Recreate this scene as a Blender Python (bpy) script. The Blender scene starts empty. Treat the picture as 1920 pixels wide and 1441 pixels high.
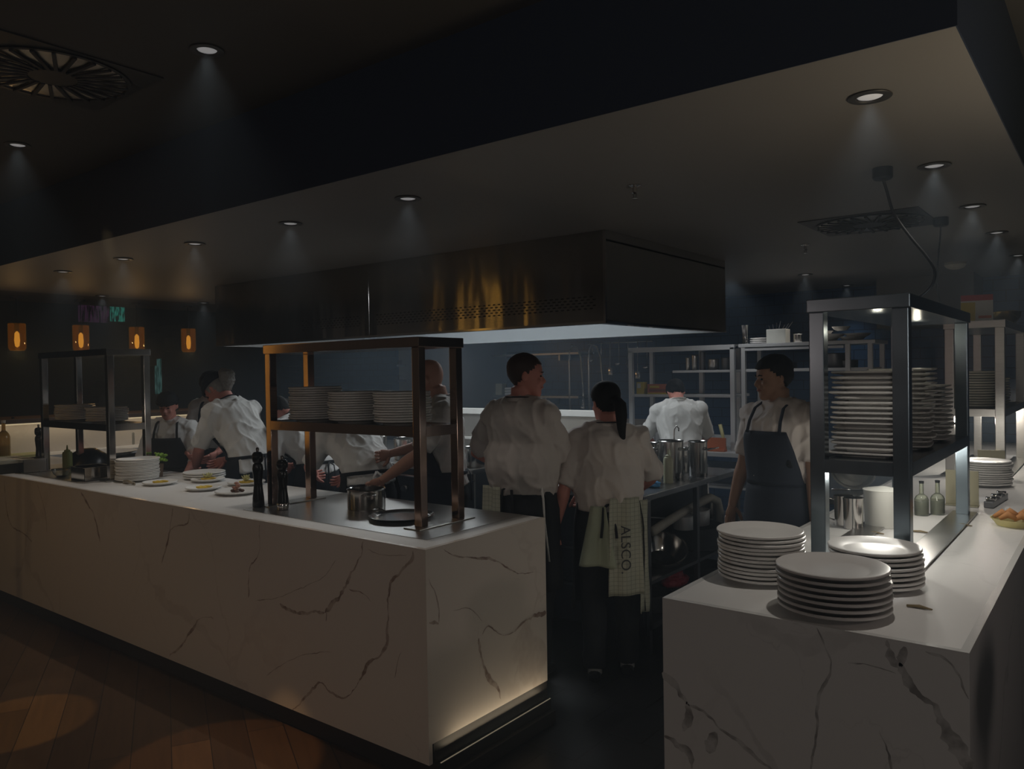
import bpy, bmesh, math, random
from mathutils import Vector, Matrix, noise
random.seed(7)
S = bpy.context.scene
COL = S.collection
PI = math.pi

# ------------------------------------------------------------------ camera, world, exposure
F_PX, PITCH, YAW, ROLL, CAM_H = 1462.0802, -0.0152, 0.6614, -0.0162, 1.6279
cam_d = bpy.data.cameras.new('camera'); cam = bpy.data.objects.new('camera', cam_d); COL.objects.link(cam)
cam_d.sensor_fit = 'HORIZONTAL'; cam_d.sensor_width = 36; cam_d.lens = F_PX/1920*36
cam_d.clip_start = 0.05; cam_d.clip_end = 80
_d = Vector((-math.sin(YAW)*math.cos(PITCH), math.cos(YAW)*math.cos(PITCH), math.sin(PITCH)))
_r = Vector((math.cos(YAW), math.sin(YAW), 0)); _u = _r.cross(_d)
_r2 = _r*math.cos(ROLL)+_u*math.sin(ROLL); _u2 = -_r*math.sin(ROLL)+_u*math.cos(ROLL)
_m = Matrix((_r2, _u2, -_d)).transposed().to_4x4(); _m.translation = (0, 0, CAM_H)
cam.matrix_world = _m
S.camera = cam
S.view_settings.view_transform = 'Standard'; S.view_settings.look = 'None'
S.view_settings.exposure = 0.0; S.view_settings.gamma = 1.0
S.cycles.use_denoising = True
S.cycles.max_bounces = 6; S.cycles.diffuse_bounces = 3; S.cycles.glossy_bounces = 4
S.cycles.transmission_bounces = 4; S.cycles.transparent_max_bounces = 8; S.cycles.volume_bounces = 0
S.cycles.sample_clamp_indirect = 2.0; S.cycles.caustics_reflective = False; S.cycles.caustics_refractive = False

w = bpy.data.worlds.new('world'); S.world = w; w.use_nodes = True
w.node_tree.nodes['Background'].inputs['Color'].default_value = (1.0, 0.90, 0.80, 1)
w.node_tree.nodes['Background'].inputs['Strength'].default_value = 0.022

# ------------------------------------------------------------------ lamps of the place and added fill
SPOT_W = 9.5
def lamp(name, kind, loc, power, color=(1, 1, 1), size=0.02, rot=(0, 0, 0), cone=None, blend=0.6, sy=None):
    l = bpy.data.lights.new(name, kind); l.energy = power; l.color = color
    if kind == 'AREA':
        l.size = size
        if sy: l.shape = 'RECTANGLE'; l.size_y = sy
    else:
        l.shadow_soft_size = size
        if kind == 'SPOT': l.spot_size = math.radians(cone or 60); l.spot_blend = blend
    o = bpy.data.objects.new(name, l); COL.objects.link(o); o.location = loc; o.rotation_euler = rot
    return o

# ------------------------------------------------------------------ materials
_mats = {}
def mat(name, col=(0.5, 0.5, 0.5), rough=0.5, metal=0.0, emit=None, es=0.0, bump=None, var=None, trans=0.0, ior=1.45, stretch=(1, 1, 1), spec=None, alpha=None):
    if name in _mats: return _mats[name]
    m = bpy.data.materials.new(name); m.use_nodes = True; nt = m.node_tree; b = nt.nodes['Principled BSDF']
    b.inputs['Base Color'].default_value = (*col, 1); b.inputs['Roughness'].default_value = rough
    b.inputs['Metallic'].default_value = metal; b.inputs['Transmission Weight'].default_value = trans; b.inputs['IOR'].default_value = ior
    if spec is not None: b.inputs['Specular IOR Level'].default_value = spec
    if emit: b.inputs['Emission Color'].default_value = (*emit, 1); b.inputs['Emission Strength'].default_value = es
    if bump or var:
        tc = nt.nodes.new('ShaderNodeTexCoord'); mp = nt.nodes.new('ShaderNodeMapping'); mp.inputs['Scale'].default_value = stretch
        nt.links.new(tc.outputs['Object'], mp.inputs['Vector'])
    if var:   # (scale, amount)
        n = nt.nodes.new('ShaderNodeTexNoise'); n.inputs['Scale'].default_value = var[0]; n.inputs['Detail'].default_value = 4
        nt.links.new(mp.outputs[0], n.inputs['Vector'])
        r = nt.nodes.new('ShaderNodeMapRange'); r.inputs[3].default_value = 1-var[1]; r.inputs[4].default_value = 1+var[1]
        nt.links.new(n.outputs['Fac'], r.inputs[0])
        mx = nt.nodes.new('ShaderNodeVectorMath'); mx.operation = 'SCALE'; mx.inputs[0].default_value = col
        nt.links.new(r.outputs[0], mx.inputs['Scale']); nt.links.new(mx.outputs[0], b.inputs['Base Color'])
        r2 = nt.nodes.new('ShaderNodeMapRange'); r2.inputs[3].default_value = max(0.02, rough*(1-var[1])); r2.inputs[4].default_value = min(1, rough*(1+var[1]))
        nt.links.new(n.outputs['Fac'], r2.inputs[0]); nt.links.new(r2.outputs[0], b.inputs['Roughness'])
    if bump:  # (scale, strength, distance)
        n = nt.nodes.new('ShaderNodeTexNoise'); n.inputs['Scale'].default_value = bump[0]; n.inputs['Detail'].default_value = 3
        nt.links.new(mp.outputs[0], n.inputs['Vector'])
        bp = nt.nodes.new('ShaderNodeBump'); bp.inputs['Strength'].default_value = bump[1]; bp.inputs['Distance'].default_value = bump[2]
        nt.links.new(n.outputs['Fac'], bp.inputs['Height']); nt.links.new(bp.outputs[0], b.inputs['Normal'])
    _mats[name] = m
    return m

def marble(name, base, vein, seed=0.0, rough=0.22, scale=1.0, amount=1.0):
    m = bpy.data.materials.new(name); m.use_nodes = True; nt = m.node_tree; b = nt.nodes['Principled BSDF']
    N = nt.nodes.new; L = nt.links.new
    tc = N('ShaderNodeTexCoord'); mp = N('ShaderNodeMapping'); mp.inputs['Location'].default_value = (seed, seed*1.7, seed*0.6); mp.inputs['Scale'].default_value = (scale,)*3
    mp.inputs['Rotation'].default_value = (0.3, 0.5, 0.2)
    L(tc.outputs['Object'], mp.inputs['Vector'])
    def warp(src, sc, amt):
        n = N('ShaderNodeTexNoise'); n.inputs['Scale'].default_value = sc; n.inputs['Detail'].default_value = 5; L(src, n.inputs['Vector'])
        s = N('ShaderNodeVectorMath'); s.operation = 'SUBTRACT'; s.inputs[1].default_value = (0.5,)*3; L(n.outputs['Color'], s.inputs[0])
        k = N('ShaderNodeVectorMath'); k.operation = 'SCALE'; k.inputs['Scale'].default_value = amt; L(s.outputs[0], k.inputs[0])
        a = N('ShaderNodeVectorMath'); a.operation = 'ADD'; L(src, a.inputs[0]); L(k.outputs[0], a.inputs[1]); return a.outputs[0]
    v1 = warp(mp.outputs[0], 1.6, 0.7); v1 = warp(v1, 9.0, 0.09)
    masks = []
    for sc, wdt, depth, off, mlo in ((1.05, 0.024, 0.80*amount, 0.0, 0.47), (2.0, 0.0045, 0.40*amount, 3.3, 0.48), (0.7, 0.006, 0.5*amount, 7.1, 0.35)):
        vo = N('ShaderNodeTexVoronoi'); vo.feature = 'DISTANCE_TO_EDGE'; vo.inputs['Scale'].default_value = sc
        o2 = N('ShaderNodeVectorMath'); o2.operation = 'ADD'; o2.inputs[1].default_value = (off, off, off); L(v1, o2.inputs[0]); L(o2.outputs[0], vo.inputs['Vector'])
        wn = N('ShaderNodeTexNoise'); wn.inputs['Scale'].default_value = 2.2; L(o2.outputs[0], wn.inputs['Vector'])
        ww = N('ShaderNodeMapRange'); ww.inputs[1].default_value = 0.35; ww.inputs[2].default_value = 0.7; ww.inputs[3].default_value = wdt*0.25; ww.inputs[4].default_value = wdt*1.5; L(wn.outputs['Fac'], ww.inputs[0])
        dv = N('ShaderNodeMath'); dv.operation = 'DIVIDE'; L(vo.outputs['Distance'], dv.inputs[0]); L(ww.outputs[0], dv.inputs[1])
        mr = N('ShaderNodeMapRange'); mr.inputs[1].default_value = 0.75; mr.inputs[2].default_value = 1.15; mr.inputs[3].default_value = depth; mr.inputs[4].default_value = 0; L(dv.outputs[0], mr.inputs[0])
        pn = N('ShaderNodeTexNoise'); pn.inputs['Scale'].default_value = 0.9; L(o2.outputs[0], pn.inputs['Vector'])
        pm = N('ShaderNodeMapRange'); pm.inputs[1].default_value = mlo; pm.inputs[2].default_value = mlo+0.12; L(pn.outputs['Fac'], pm.inputs[0])
        mu = N('ShaderNodeMath'); mu.operation = 'MULTIPLY'; L(mr.outputs[0], mu.inputs[0]); L(pm.outputs[0], mu.inputs[1]); masks.append(mu.outputs[0])
    a = masks[0]
    for x in masks[1:]:
        mx = N('ShaderNodeMath'); mx.operation = 'MAXIMUM'; L(a, mx.inputs[0]); L(x, mx.inputs[1]); a = mx.outputs[0]
    fn = N('ShaderNodeTexNoise'); fn.inputs['Scale'].default_value = 26; fn.inputs['Detail'].default_value = 6; L(mp.outputs[0], fn.inputs['Vector'])
    fr = N('ShaderNodeMapRange'); fr.inputs[1].default_value = 0.3; fr.inputs[2].default_value = 0.6; fr.inputs[3].default_value = 0.35; fr.inputs[4].default_value = 1; L(fn.outputs['Fac'], fr.inputs[0])
    fm = N('ShaderNodeMath'); fm.operation = 'MULTIPLY'; L(a, fm.inputs[0]); L(fr.outputs[0], fm.inputs[1])
    mix = N('ShaderNodeMix'); mix.data_type = 'RGBA'; mix.inputs['A'].default_value = (*base, 1); mix.inputs['B'].default_value = (*vein, 1); L(fm.outputs[0], mix.inputs['Factor'])
    L(mix.outputs['Result'], b.inputs['Base Color']); b.inputs['Roughness'].default_value = rough
    return m

def tiles(name, c1, c2, grout, w_=0.2, h_=0.1, rough=0.25, axis='Y', mortar=0.004):
    m = bpy.data.materials.new(name); m.use_nodes = True; nt = m.node_tree; b = nt.nodes['Principled BSDF']; N = nt.nodes.new; L = nt.links.new
    tc = N('ShaderNodeTexCoord'); mp = N('ShaderNodeMapping'); L(tc.outputs['Object'], mp.inputs['Vector'])
    if axis == 'Y': mp.inputs['Rotation'].default_value = (PI/2, 0, 0)
    if axis == 'X': mp.inputs['Rotation'].default_value = (PI/2, 0, PI/2)
    br = N('ShaderNodeTexBrick'); L(mp.outputs[0], br.inputs['Vector']); br.inputs['Scale'].default_value = 1
    br.inputs['Brick Width'].default_value = w_; br.inputs['Row Height'].default_value = h_; br.inputs['Mortar Size'].default_value = mortar
    br.inputs['Color1'].default_value = (*c1, 1); br.inputs['Color2'].default_value = (*c2, 1); br.inputs['Mortar'].default_value = (*grout, 1)
    L(br.outputs['Color'], b.inputs['Base Color']); b.inputs['Roughness'].default_value = rough
    bp = N('ShaderNodeBump'); bp.inputs['Strength'].default_value = 0.5; bp.inputs['Distance'].default_value = 0.003; bp.invert = True
    L(br.outputs['Fac'], bp.inputs['Height']); L(bp.outputs[0], b.inputs['Normal'])
    return m

STEEL = mat('brushed_steel', (0.50, 0.49, 0.47), 0.30, 1.0, var=(14, 0.18), stretch=(1, 1, 9))
STEELD = mat('dark_steel', (0.22, 0.22, 0.23), 0.35, 1.0, var=(10, 0.2))
CHROME = mat('polished_steel', (0.62, 0.60, 0.58), 0.13, 1.0, var=(6, 0.15))
HOODM = mat('hood_steel', (0.42, 0.40, 0.38), 0.16, 1.0, bump=(1.6, 0.5, 0.05), stretch=(1.4, 1.4, 0.35))
HOODIN = mat('hood_lining', (0.30, 0.32, 0.33), 0.5, 0.4)
POT = mat('pot_steel', (0.55, 0.54, 0.52), 0.2, 1.0, var=(3, 0.1))
BLACK = mat('black_plastic', (0.012, 0.012, 0.013), 0.4)
BLACKWOOD = mat('black_lacquer', (0.010, 0.009, 0.009), 0.18)
IRON = mat('black_iron', (0.06, 0.06, 0.065), 0.35, 0.7, var=(20, 0.3))
CHINA = mat('white_china', (0.84, 0.83, 0.80), 0.3)
CHINAC = mat('cream_china', (0.74, 0.70, 0.58), 0.2)
PAPER = mat('white_paper', (0.8, 0.8, 0.78), 0.7)
GLASS = mat('clear_glass', (0.9, 0.92, 0.92), 0.03, trans=1.0)
MARBLE = marble('veined_marble', (0.78, 0.70, 0.62), (0.34, 0.23, 0.18), 6.7, scale=0.95, amount=0.3)
MARBLEG = marble('veined_marble_cool', (0.74, 0.74, 0.72), (0.22, 0.21, 0.20), 4.0, scale=0.95, amount=0.3)
MARBLET = marble('marble_top', (0.80, 0.79, 0.77), (0.5, 0.48, 0.46), 9.0, rough=0.5, amount=0.35)
NAVY = tiles('navy_tile', (0.026, 0.075, 0.175), (0.032, 0.088, 0.200), (0.010, 0.024, 0.055))
NAVYX = tiles('navy_tile_side', (0.016, 0.034, 0.062), (0.020, 0.040, 0.072), (0.006, 0.010, 0.018), axis='X')
CEILP = mat('ceiling_paint', (0.095, 0.088, 0.078), 0.6, bump=(3, 0.05, 0.01))
SOFFP = mat('soffit_paint', (0.245, 0.235, 0.222), 0.5, bump=(3, 0.05, 0.01))
BULKP = mat('bulkhead_paint', (0.020, 0.032, 0.065), 0.6)
DARKW = mat('dark_wall_paint', (0.020, 0.022, 0.025), 0.6)
CHAR = mat('charcoal_paint', (0.05, 0.05, 0.055), 0.6)

# ------------------------------------------------------------------ mesh helpers
def BM(): return bmesh.new()
def box(bm, x0, x1, y0, y1, z0, z1, bev=0.0):
    r = bmesh.ops.create_cube(bm, size=1)
    vs = r['verts']
    for v in vs:
        v.co = Vector(((x0+x1)/2+v.co.x*(x1-x0), (y0+y1)/2+v.co.y*(y1-y0), (z0+z1)/2+v.co.z*(z1-z0)))
    if bev:
        es = list({e for v in vs for e in v.link_edges})
        bmesh.ops.bevel(bm, geom=es, offset=bev, segments=2, affect='EDGES', profile=0.7)
    return vs
def lathe(bm, prof, seg=32, c=(0, 0, 0), cap=True, a0=0, tx=None):
    """prof: list of (radius, z)."""
    rings = []
    for r, z in prof:
        rings.append([bm.verts.new((c[0]+max(r, 1e-5)*math.cos(2*PI*i/seg+a0), c[1]+max(r, 1e-5)*math.sin(2*PI*i/seg+a0), c[2]+z)) for i in range(seg)])
    for a, b in zip(rings[:-1], rings[1:]):
        for i in range(seg):
            j = (i+1) % seg
            bm.faces.new((a[i], a[j], b[j], b[i]))
    if cap:
        bm.faces.new(list(reversed(rings[0]))); bm.faces.new(rings[-1])
    if tx: bmesh.ops.transform(bm, matrix=tx, verts=[v for r in rings for v in r])
    return rings
def cyl(bm, c, r, h, seg=24, r2=None): return lathe(bm, [(r, 0), (r if r2 is None else r2, h)], seg, c)
def rod(bm, p, q, r, seg=10, r2=None):
    tube(bm, [p, q], [r, r if r2 is None else r2], seg)
def tube(bm, pts, rad, seg=10, cap=True, flat=1.0, side=None, closed=False):
    """loft along pts; rad scalar/list; flat = second radius factor."""
    pts = [Vector(p) for p in pts]; n = len(pts)
    if not isinstance(rad, list): rad = [rad]*n
    prev = None; rings = []
    for i, p in enumerate(pts):
        if closed: t = (pts[(i+1) % n]-pts[i-1]).normalized()
        else: t = (pts[min(i+1, n-1)]-pts[max(i-1, 0)]).normalized()
        if prev is None:
            a = Vector(side) if side else (Vector((0, 0, 1)) if abs(t.z) < 0.9 else Vector((1, 0, 0)))
            u = (a-t*a.dot(t)).normalized()
        else:
            u = (prev-t*prev.dot(t)).normalized()
        prev = u; v = t.cross(u)
        r = rad[i]; ra, rb = (r if isinstance(r, (tuple, list)) else (r, r*flat))
        rings.append([bm.verts.new(p+u*ra*math.cos(2*PI*k/seg)+v*rb*math.sin(2*PI*k/seg)) for k in range(seg)])
    for a, b in (zip(rings, rings[1:]+rings[:1]) if closed else zip(rings[:-1], rings[1:])):
        for k in range(seg):
            j = (k+1) % seg; bm.faces.new((a[k], a[j], b[j], b[k]))
    if cap and not closed:
        bm.faces.new(list(reversed(rings[0]))); bm.faces.new(rings[-1])
def ring_tube(bm, c, R, r, seg=32, s2=8, z=0):
    tube(bm, [(c[0]+R*math.cos(2*PI*i/seg), c[1]+R*math.sin(2*PI*i/seg), c[2]) for i in range(seg)], r, s2, closed=True)
def ell(bm, c, r, seg=16, rings=10, rot=None):
    m = Matrix.Translation(c) @ (rot.to_4x4() if rot else Matrix()) @ Matrix.Diagonal((r[0], r[1], r[2], 1))
    bmesh.ops.create_uvsphere(bm, u_segments=seg, v_segments=rings, radius=1, matrix=m)
def obj(name, bm, m, parent=None, smooth=None, loc=None):
    me = bpy.data.meshes.new(name)
    bmesh.ops.recalc_face_normals(bm, faces=bm.faces)
    bm.to_mesh(me); bm.free()
    me.materials.append(m)
    if smooth is not None:
        for p in me.polygons: p.use_smooth = True
        if smooth > 0:
            try: me.set_sharp_from_angle(angle=math.radians(smooth))
            except Exception: pass
    o = bpy.data.objects.new(name, me); COL.objects.link(o)
    if parent: o.parent = parent
    if loc: o.location = loc
    return o
def tag(o, label, cat, group=None):
    o['label'] = label; o['category'] = cat
    if group: o['group'] = group
    return o
def thing(name, label, cat, loc=(0, 0, 0), rz=0, group=None):
    o = bpy.data.objects.new(name, None); COL.objects.link(o); o.location = loc; o.rotation_euler = (0, 0, rz); o.empty_display_size = 0.1
    return tag(o, label, cat, group)
def struct(name, bm, m):
    o = obj(name, bm, m); o['kind'] = 'structure'; return o
def dup(root, loc, rz=None, label=None, group=None):
    r = root.copy(); COL.objects.link(r); r.location = loc
    if rz is not None: r.rotation_euler = (0, 0, rz)
    if label: r['label'] = label
    if group: r['group'] = group
    for ch in list(root.children):
        c = ch.copy(); COL.objects.link(c); c.parent = r
        for g in ch.children:
            d = g.copy(); COL.objects.link(d); d.parent = c
    return r
def ray(px, py, **k):
    """the point of a plane (x=, y= or z=) that the photograph shows at a pixel"""
    v = _d*F_PX+_r2*(px-960)-_u2*(py-720.5); a, val = list(k.items())[0]; i = 'xyz'.index(a)
    t = (val-(0, 0, CAM_H)[i])/v[i]; return Vector((0, 0, CAM_H))+v*t
ORD = ['topmost', 'second from the top', 'third from the top', 'fourth from the top', 'fifth from the top', 'sixth from the top', 'seventh from the top', 'eighth from the top', 'ninth from the top', 'tenth from the top', 'eleventh from the top', 'twelfth from the top', 'thirteenth from the top', 'fourteenth from the top', 'fifteenth from the top', 'sixteenth from the top', 'seventeenth from the top', 'eighteenth from the top']

# ------------------------------------------------------------------ room shell
ZD, ZS = 2.85, 2.43                       # dining ceiling, kitchen soffit
XE, YE, YB = -0.302, 2.12, 8.3            # soffit edges, back wall
XL, YL, H = -2.114, 2.155, 0.95           # pass counter corner, height
# floors
def floor_material():
    m = bpy.data.materials.new('oak_parquet'); m.use_nodes = True; nt = m.node_tree; b = nt.nodes['Principled BSDF']; N = nt.nodes.new; L = nt.links.new
    tc = N('ShaderNodeTexCoord'); mp = N('ShaderNodeMapping'); mp.inputs['Rotation'].default_value = (0, 0, math.radians(28)); L(tc.outputs['Object'], mp.inputs['Vector'])
    br = N('ShaderNodeTexBrick'); br.inputs['Scale'].default_value = 1; br.inputs['Brick Width'].default_value = 1.5; br.inputs['Row Height'].default_value = 0.16; br.inputs['Mortar Size'].default_value = 0.002
    br.inputs['Color1'].default_value = (0.13, 0.066, 0.028, 1); br.inputs['Color2'].default_value = (0.075, 0.038, 0.017, 1); br.inputs['Mortar'].default_value = (0.02, 0.012, 0.008, 1)
    L(mp.outputs[0], br.inputs['Vector'])
    m2 = N('ShaderNodeMapping'); m2.inputs['Scale'].default_value = (1.2, 14, 1); L(mp.outputs[0], m2.inputs['Vector'])
    n = N('ShaderNodeTexNoise'); n.inputs['Scale'].default_value = 3; n.inputs['Detail'].default_value = 6; L(m2.outputs[0], n.inputs['Vector'])
    mr = N('ShaderNodeMapRange'); mr.inputs[3].default_value = 0.65; mr.inputs[4].default_value = 1.35; L(n.outputs['Fac'], mr.inputs[0])
    mu = N('ShaderNodeVectorMath'); mu.operation = 'SCALE'; L(br.outputs['Color'], mu.inputs[0]); L(mr.outputs[0], mu.inputs['Scale'])
    L(mu.outputs[0], b.inputs['Base Color']); b.inputs['Roughness'].default_value = 0.42
    return m
bm = BM(); box(bm, -13, 4, -6, 2.20, -0.05, 0.0); struct('floor', bm, floor_material())
KT = tiles('quarry_tile', (0.020, 0.021, 0.023), (0.024, 0.025, 0.027), (0.012, 0.012, 0.012), 0.3, 0.3, 0.35, axis='Z', mortar=0.006)
bm = BM(); box(bm, -13, 4, 2.20, 9.0, -0.05, 0.0); struct('floor_kitchen', bm, KT)
bm = BM(); box(bm, -13, 4, -6, YE, ZD, ZD+0.1); box(bm, XE, 4, YE, 9.0, ZD, ZD+0.1); box(bm, -13, -8.8, YE, 9.0, ZD, ZD+0.1); box(bm, -8.8, -7.82, YE, 9.0, ZS, ZS+.5); struct('ceiling', bm, CEILP)
bm = BM(); box(bm, -7.82, XE, YE, YB+0.1, ZS, ZS+0.02); struct('ceiling_soffit', bm, SOFFP)
bm = BM(); box(bm, -7.82, XE, YE-0.004, YE, ZS, ZD+0.02); box(bm, XE, XE+0.004, YE-0.004, YB, ZS, ZD+0.02); box(bm, -7.824, -7.82, YE-.004, YB, ZS, ZD+0.02); struct('trim_1', bm, BULKP)
bm = BM(); box(bm, -13, 4, YB, YB+0.12, 0, ZD+.02); struct('wall_back', bm, NAVY)
bm = BM(); box(bm, -11.7, -11.6, -2, YB, 0, ZD+.02); struct('wall_left', bm, DARKW)
bm = BM(); box(bm, 3.2, 3.3, -6, YB, 0, ZD+.02); struct('wall_right', bm, DARKW)
# tiled pier behind the range and a pale one
a = ray(748, 700, y=7.3); b_ = ray(858, 700, y=7.3)
bm = BM(); box(bm, a.x, b_.x, 7.3, YB, 0, ZS); struct('wall_pier', bm, mat('pier_grey', (0.16, 0.165, 0.165), 0.35))

# ------------------------------------------------------------------ counters
def vein_paint(name, base, vein):
    m = bpy.data.materials.new(name); m.use_nodes = True; nt = m.node_tree; b = nt.nodes['Principled BSDF']; N = nt.nodes.new; L = nt.links.new
    tc = N('ShaderNodeTexCoord'); n = N('ShaderNodeTexNoise'); n.inputs['Scale'].default_value = 22; n.inputs['Detail'].default_value = 6; L(tc.outputs['Object'], n.inputs[0])
    r = N('ShaderNodeMapRange'); r.inputs[1].default_value = .38; r.inputs[2].default_value = .62; r.inputs[3].default_value = .15; r.inputs[4].default_value = .95; L(n.outputs['Fac'], r.inputs[0])
    x = N('ShaderNodeMix'); x.data_type = 'RGBA'; x.inputs['A'].default_value = (*base, 1); x.inputs['B'].default_value = (*vein, 1); L(r.outputs[0], x.inputs['Factor']); L(x.outputs['Result'], b.inputs['Base Color']); b.inputs['Roughness'].default_value = .25
    return m
def veins(bm, paths, origin, **plane):
    """irregular vein figures of the stone, laid into the slab's face; paths: (width in m, [pixels]) on the given plane"""
    ax = list(plane)[0]; nrm = Vector((0, -1, 0)) if ax == 'y' else Vector((1, 0, 0))
    for q, (wd, px) in enumerate(paths):
        P_ = [ray(a_, b2, **plane) for a_, b2 in px]; Q = []
        for i in range(len(P_)-1):
            p0, p1, p2, p3 = [P_[max(0, min(len(P_)-1, i+k))] for k in (-1, 0, 1, 2)]
            n = max(3, int((p2-p1).length/.006))
            for j in range(n):
                u = j/n; Q.append(.5*((2*p1)+(-p0+p2)*u+(2*p0-5*p1+4*p2-p3)*u*u+(-p0+3*p1-3*p2+p3)*u**3))
        Q.append(P_[-1]); prev = None; N_ = len(Q)
        for i, p in enumerate(Q):
            t = (Q[min(i+1, N_-1)]-Q[max(i-1, 0)]).normalized(); s_ = t.cross(nrm)
            a1 = noise.noise(p*28+Vector((q, 0, 0))); a2 = noise.noise(p*9+Vector((0, q, 3))); e = min(1, i/4, (N_-1-i)/4)
            a3 = noise.noise(p*75+Vector((7, q, 0))); wl = max(.0008, wd*(.65+.8*a2+.5*a1+.55*a3))*(.25+.75*e); wr = max(.0008, wd*(.55+.9*a2-.5*a1+.4*noise.noise(p*60)))*(.25+.75*e)
            c = p+s_*(wd*.6+.004)*noise.noise(p*14)+s_*.003*noise.noise(p*45)+nrm*.0004-Vector(origin)
            cur = (bm.verts.new(c+s_*wl), bm.verts.new(c-s_*wr))
            if prev:
                f = bm.faces.new((prev[0], prev[1], cur[1], cur[0])); f.material_index = 1
            prev = cur
FRONT_V = [(.010, [(775, 1033), (768, 1055), (738, 1085), (730, 1120), (726, 1180), (725, 1210), (700, 1235), (680, 1262), (668, 1290), (650, 1305), (625, 1300), (602, 1280), (590, 1290), (560, 1320), (548, 1330)]),
    (.014, [(682, 1016), (672, 1050), (655, 1080), (640, 1110), (625, 1130), (608, 1145)]), (.009, [(608, 1145), (590, 1147), (565, 1150), (545, 1145), (525, 1130)]), (.004, [(655, 1105), (680, 1112), (695, 1128)]), (.006, [(612, 1142), (611, 1164)]),
    (.007, [(487, 980), (485, 1040), (468, 1065), (466, 1120)]), (.008, [(325, 953), (318, 990), (310, 1030), (303, 1055)]), (.004, [(355, 958), (352, 980), (335, 985), (320, 992)]),
    (.008, [(152, 922), (165, 945), (178, 970), (188, 1015)]), (.007, [(8, 900), (12, 950), (22, 985), (45, 1000), (60, 1015)]), (.006, [(70, 908), (85, 960), (88, 1000)]), (.008, [(400, 1158), (375, 1160), (360, 1180), (340, 1210), (318, 1228)]),
    (.002, [(480, 1125), (520, 1120), (600, 1085), (630, 1050)]), (.002, [(500, 1265), (560, 1230), (620, 1222)]), (.002, [(690, 1030), (720, 1040), (765, 1040)]), (.002, [(740, 1270), (745, 1240), (752, 1222)])]
END_V = [(.006, [(832, 1030), (850, 1042), (880, 1045), (915, 1048), (945, 1060), (975, 1075), (1000, 1070)]), (.003, [(803, 1085), (815, 1110), (822, 1140), (822, 1170)]),
    (.012, [(1025, 1150), (1000, 1155), (980, 1165), (965, 1185)]), (.004, [(965, 1185), (940, 1190), (915, 1175), (905, 1190)]), (.012, [(900, 1195), (900, 1215), (905, 1245), (918, 1275), (935, 1290), (939, 1310)]), (.010, [(804, 1169), (822, 1171)]), (.002, [(850, 1145), (880, 1140), (905, 1165)])]
SERV_V = [(.020, [(1662, 1200), (1672, 1225), (1690, 1250), (1700, 1275), (1720, 1300), (1745, 1325), (1770, 1350), (1788, 1385), (1800, 1420), (1812, 1450)]), (.012, [(1697, 1212), (1694, 1240), (1690, 1255)]),
    (.014, [(1244, 1258), (1270, 1290), (1290, 1318)]), (.006, [(1290, 1318), (1320, 1335), (1350, 1365), (1400, 1405), (1450, 1446)]), (.014, [(1290, 1315), (1290, 1345), (1285, 1372)]), (.014, [(1246, 1378), (1270, 1390), (1290, 1405), (1300, 1440)]), (.020, [(1346, 1375), (1336, 1398), (1330, 1412)]),
    (.004, [(1532, 1176), (1545, 1205), (1558, 1230), (1557, 1260), (1540, 1290), (1534, 1320), (1530, 1370), (1525, 1410), (1520, 1445)]), (.003, [(1590, 1240), (1640, 1250), (1680, 1262)]), (.006, [(1648, 1370), (1660, 1400), (1674, 1445)]), (.005, [(1735, 1222), (1780, 1240), (1800, 1275), (1815, 1310)])]
VEINW = vein_paint('warm_vein', (.66, .56, .48), (.27, .18, .14)); VEINC = vein_paint('cool_vein', (.68, .68, .66), (.24, .23, .22))
def pass_counter():
    t = thing('pass_counter', 'long veined marble pass counter running along the dining floor, lit at its end foot', 'counter', (-5.0, 2.55, 0))
    X0, X1 = -3.1, XL+5.0
    y0, y1 = YL-2.55, 2.950-2.55
    bm = BM()
    box(bm, X0, X1, y0, y0+0.02, 0.110, H)                      # front
    box(bm, X1-0.02, X1, y0+0.02, y1, 0.187, H)                 # end
    veins(bm, FRONT_V, (-5.0, 2.55, 0), y=YL); veins(bm, END_V, (-5.0, 2.55, 0), x=XL)
    o = obj('marble_cladding', bm, MARBLE, t); o.data.materials.append(VEINW)
    bm = BM()
    box(bm, X0, X1-0.02, y0+0.02, y1, H-0.02, H-0.0005); box(bm, X0, X1-0.02, y1-0.02, y1, 0.1, H-0.02)
    obj('worktop', bm, MARBLET, t)
    bm = BM()
    box(bm, -3.532+5, -2.234+5, y0+0.13, y1-0.003, H-0.005, H+0.0015)
    obj('steel_inlay', bm, STEEL, t)
    bm = BM(); box(bm, -6.75+5, -5.46+5, y0+0.13, y1-0.003, H-0.005, H+0.0015); obj('steel_inlay', bm, STEEL, t)
    bm = BM(); box(bm, X0, X1-0.03, y0+0.05, y1, 0, 0.11); obj('toe_kick', bm, mat('kick_brown', (0.035, 0.022, 0.016), 0.6), t)
    bm = BM()
    box(bm, X1-0.03, X1+0.018, y0+0.03, y1, 0.0, 0.105, 0.004); box(bm, X1+0.018, X1+0.045, y0+0.03, y1, 0.0, 0.06, 0.004); box(bm, X1-0.03, X1-0.003, y0+0.03, y1, 0.105, 0.187)
    obj('plinth_ledge', bm, mat('ledge_bronze', (0.06, 0.055, 0.05), 0.45, 0.4), t)
    bm = BM(); box(bm, X1+0.012, X1+0.016, y0+0.05, y1, 0.104, 0.107)
    obj('light_strip', bm, mat('strip_light', (0.9, 0.85, 0.7), 0.5, emit=(1.0, 0.84, 0.60), es=0.12), t)
    lamp('plinth_lamp', 'AREA', (XL+0.030, 2.60, 0.13), 0.55, (1.0, 0.84, 0.60), 0.02, sy=0.66, rot=(math.radians(180), math.radians(28), 0))
    return t
pass_counter()

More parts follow.
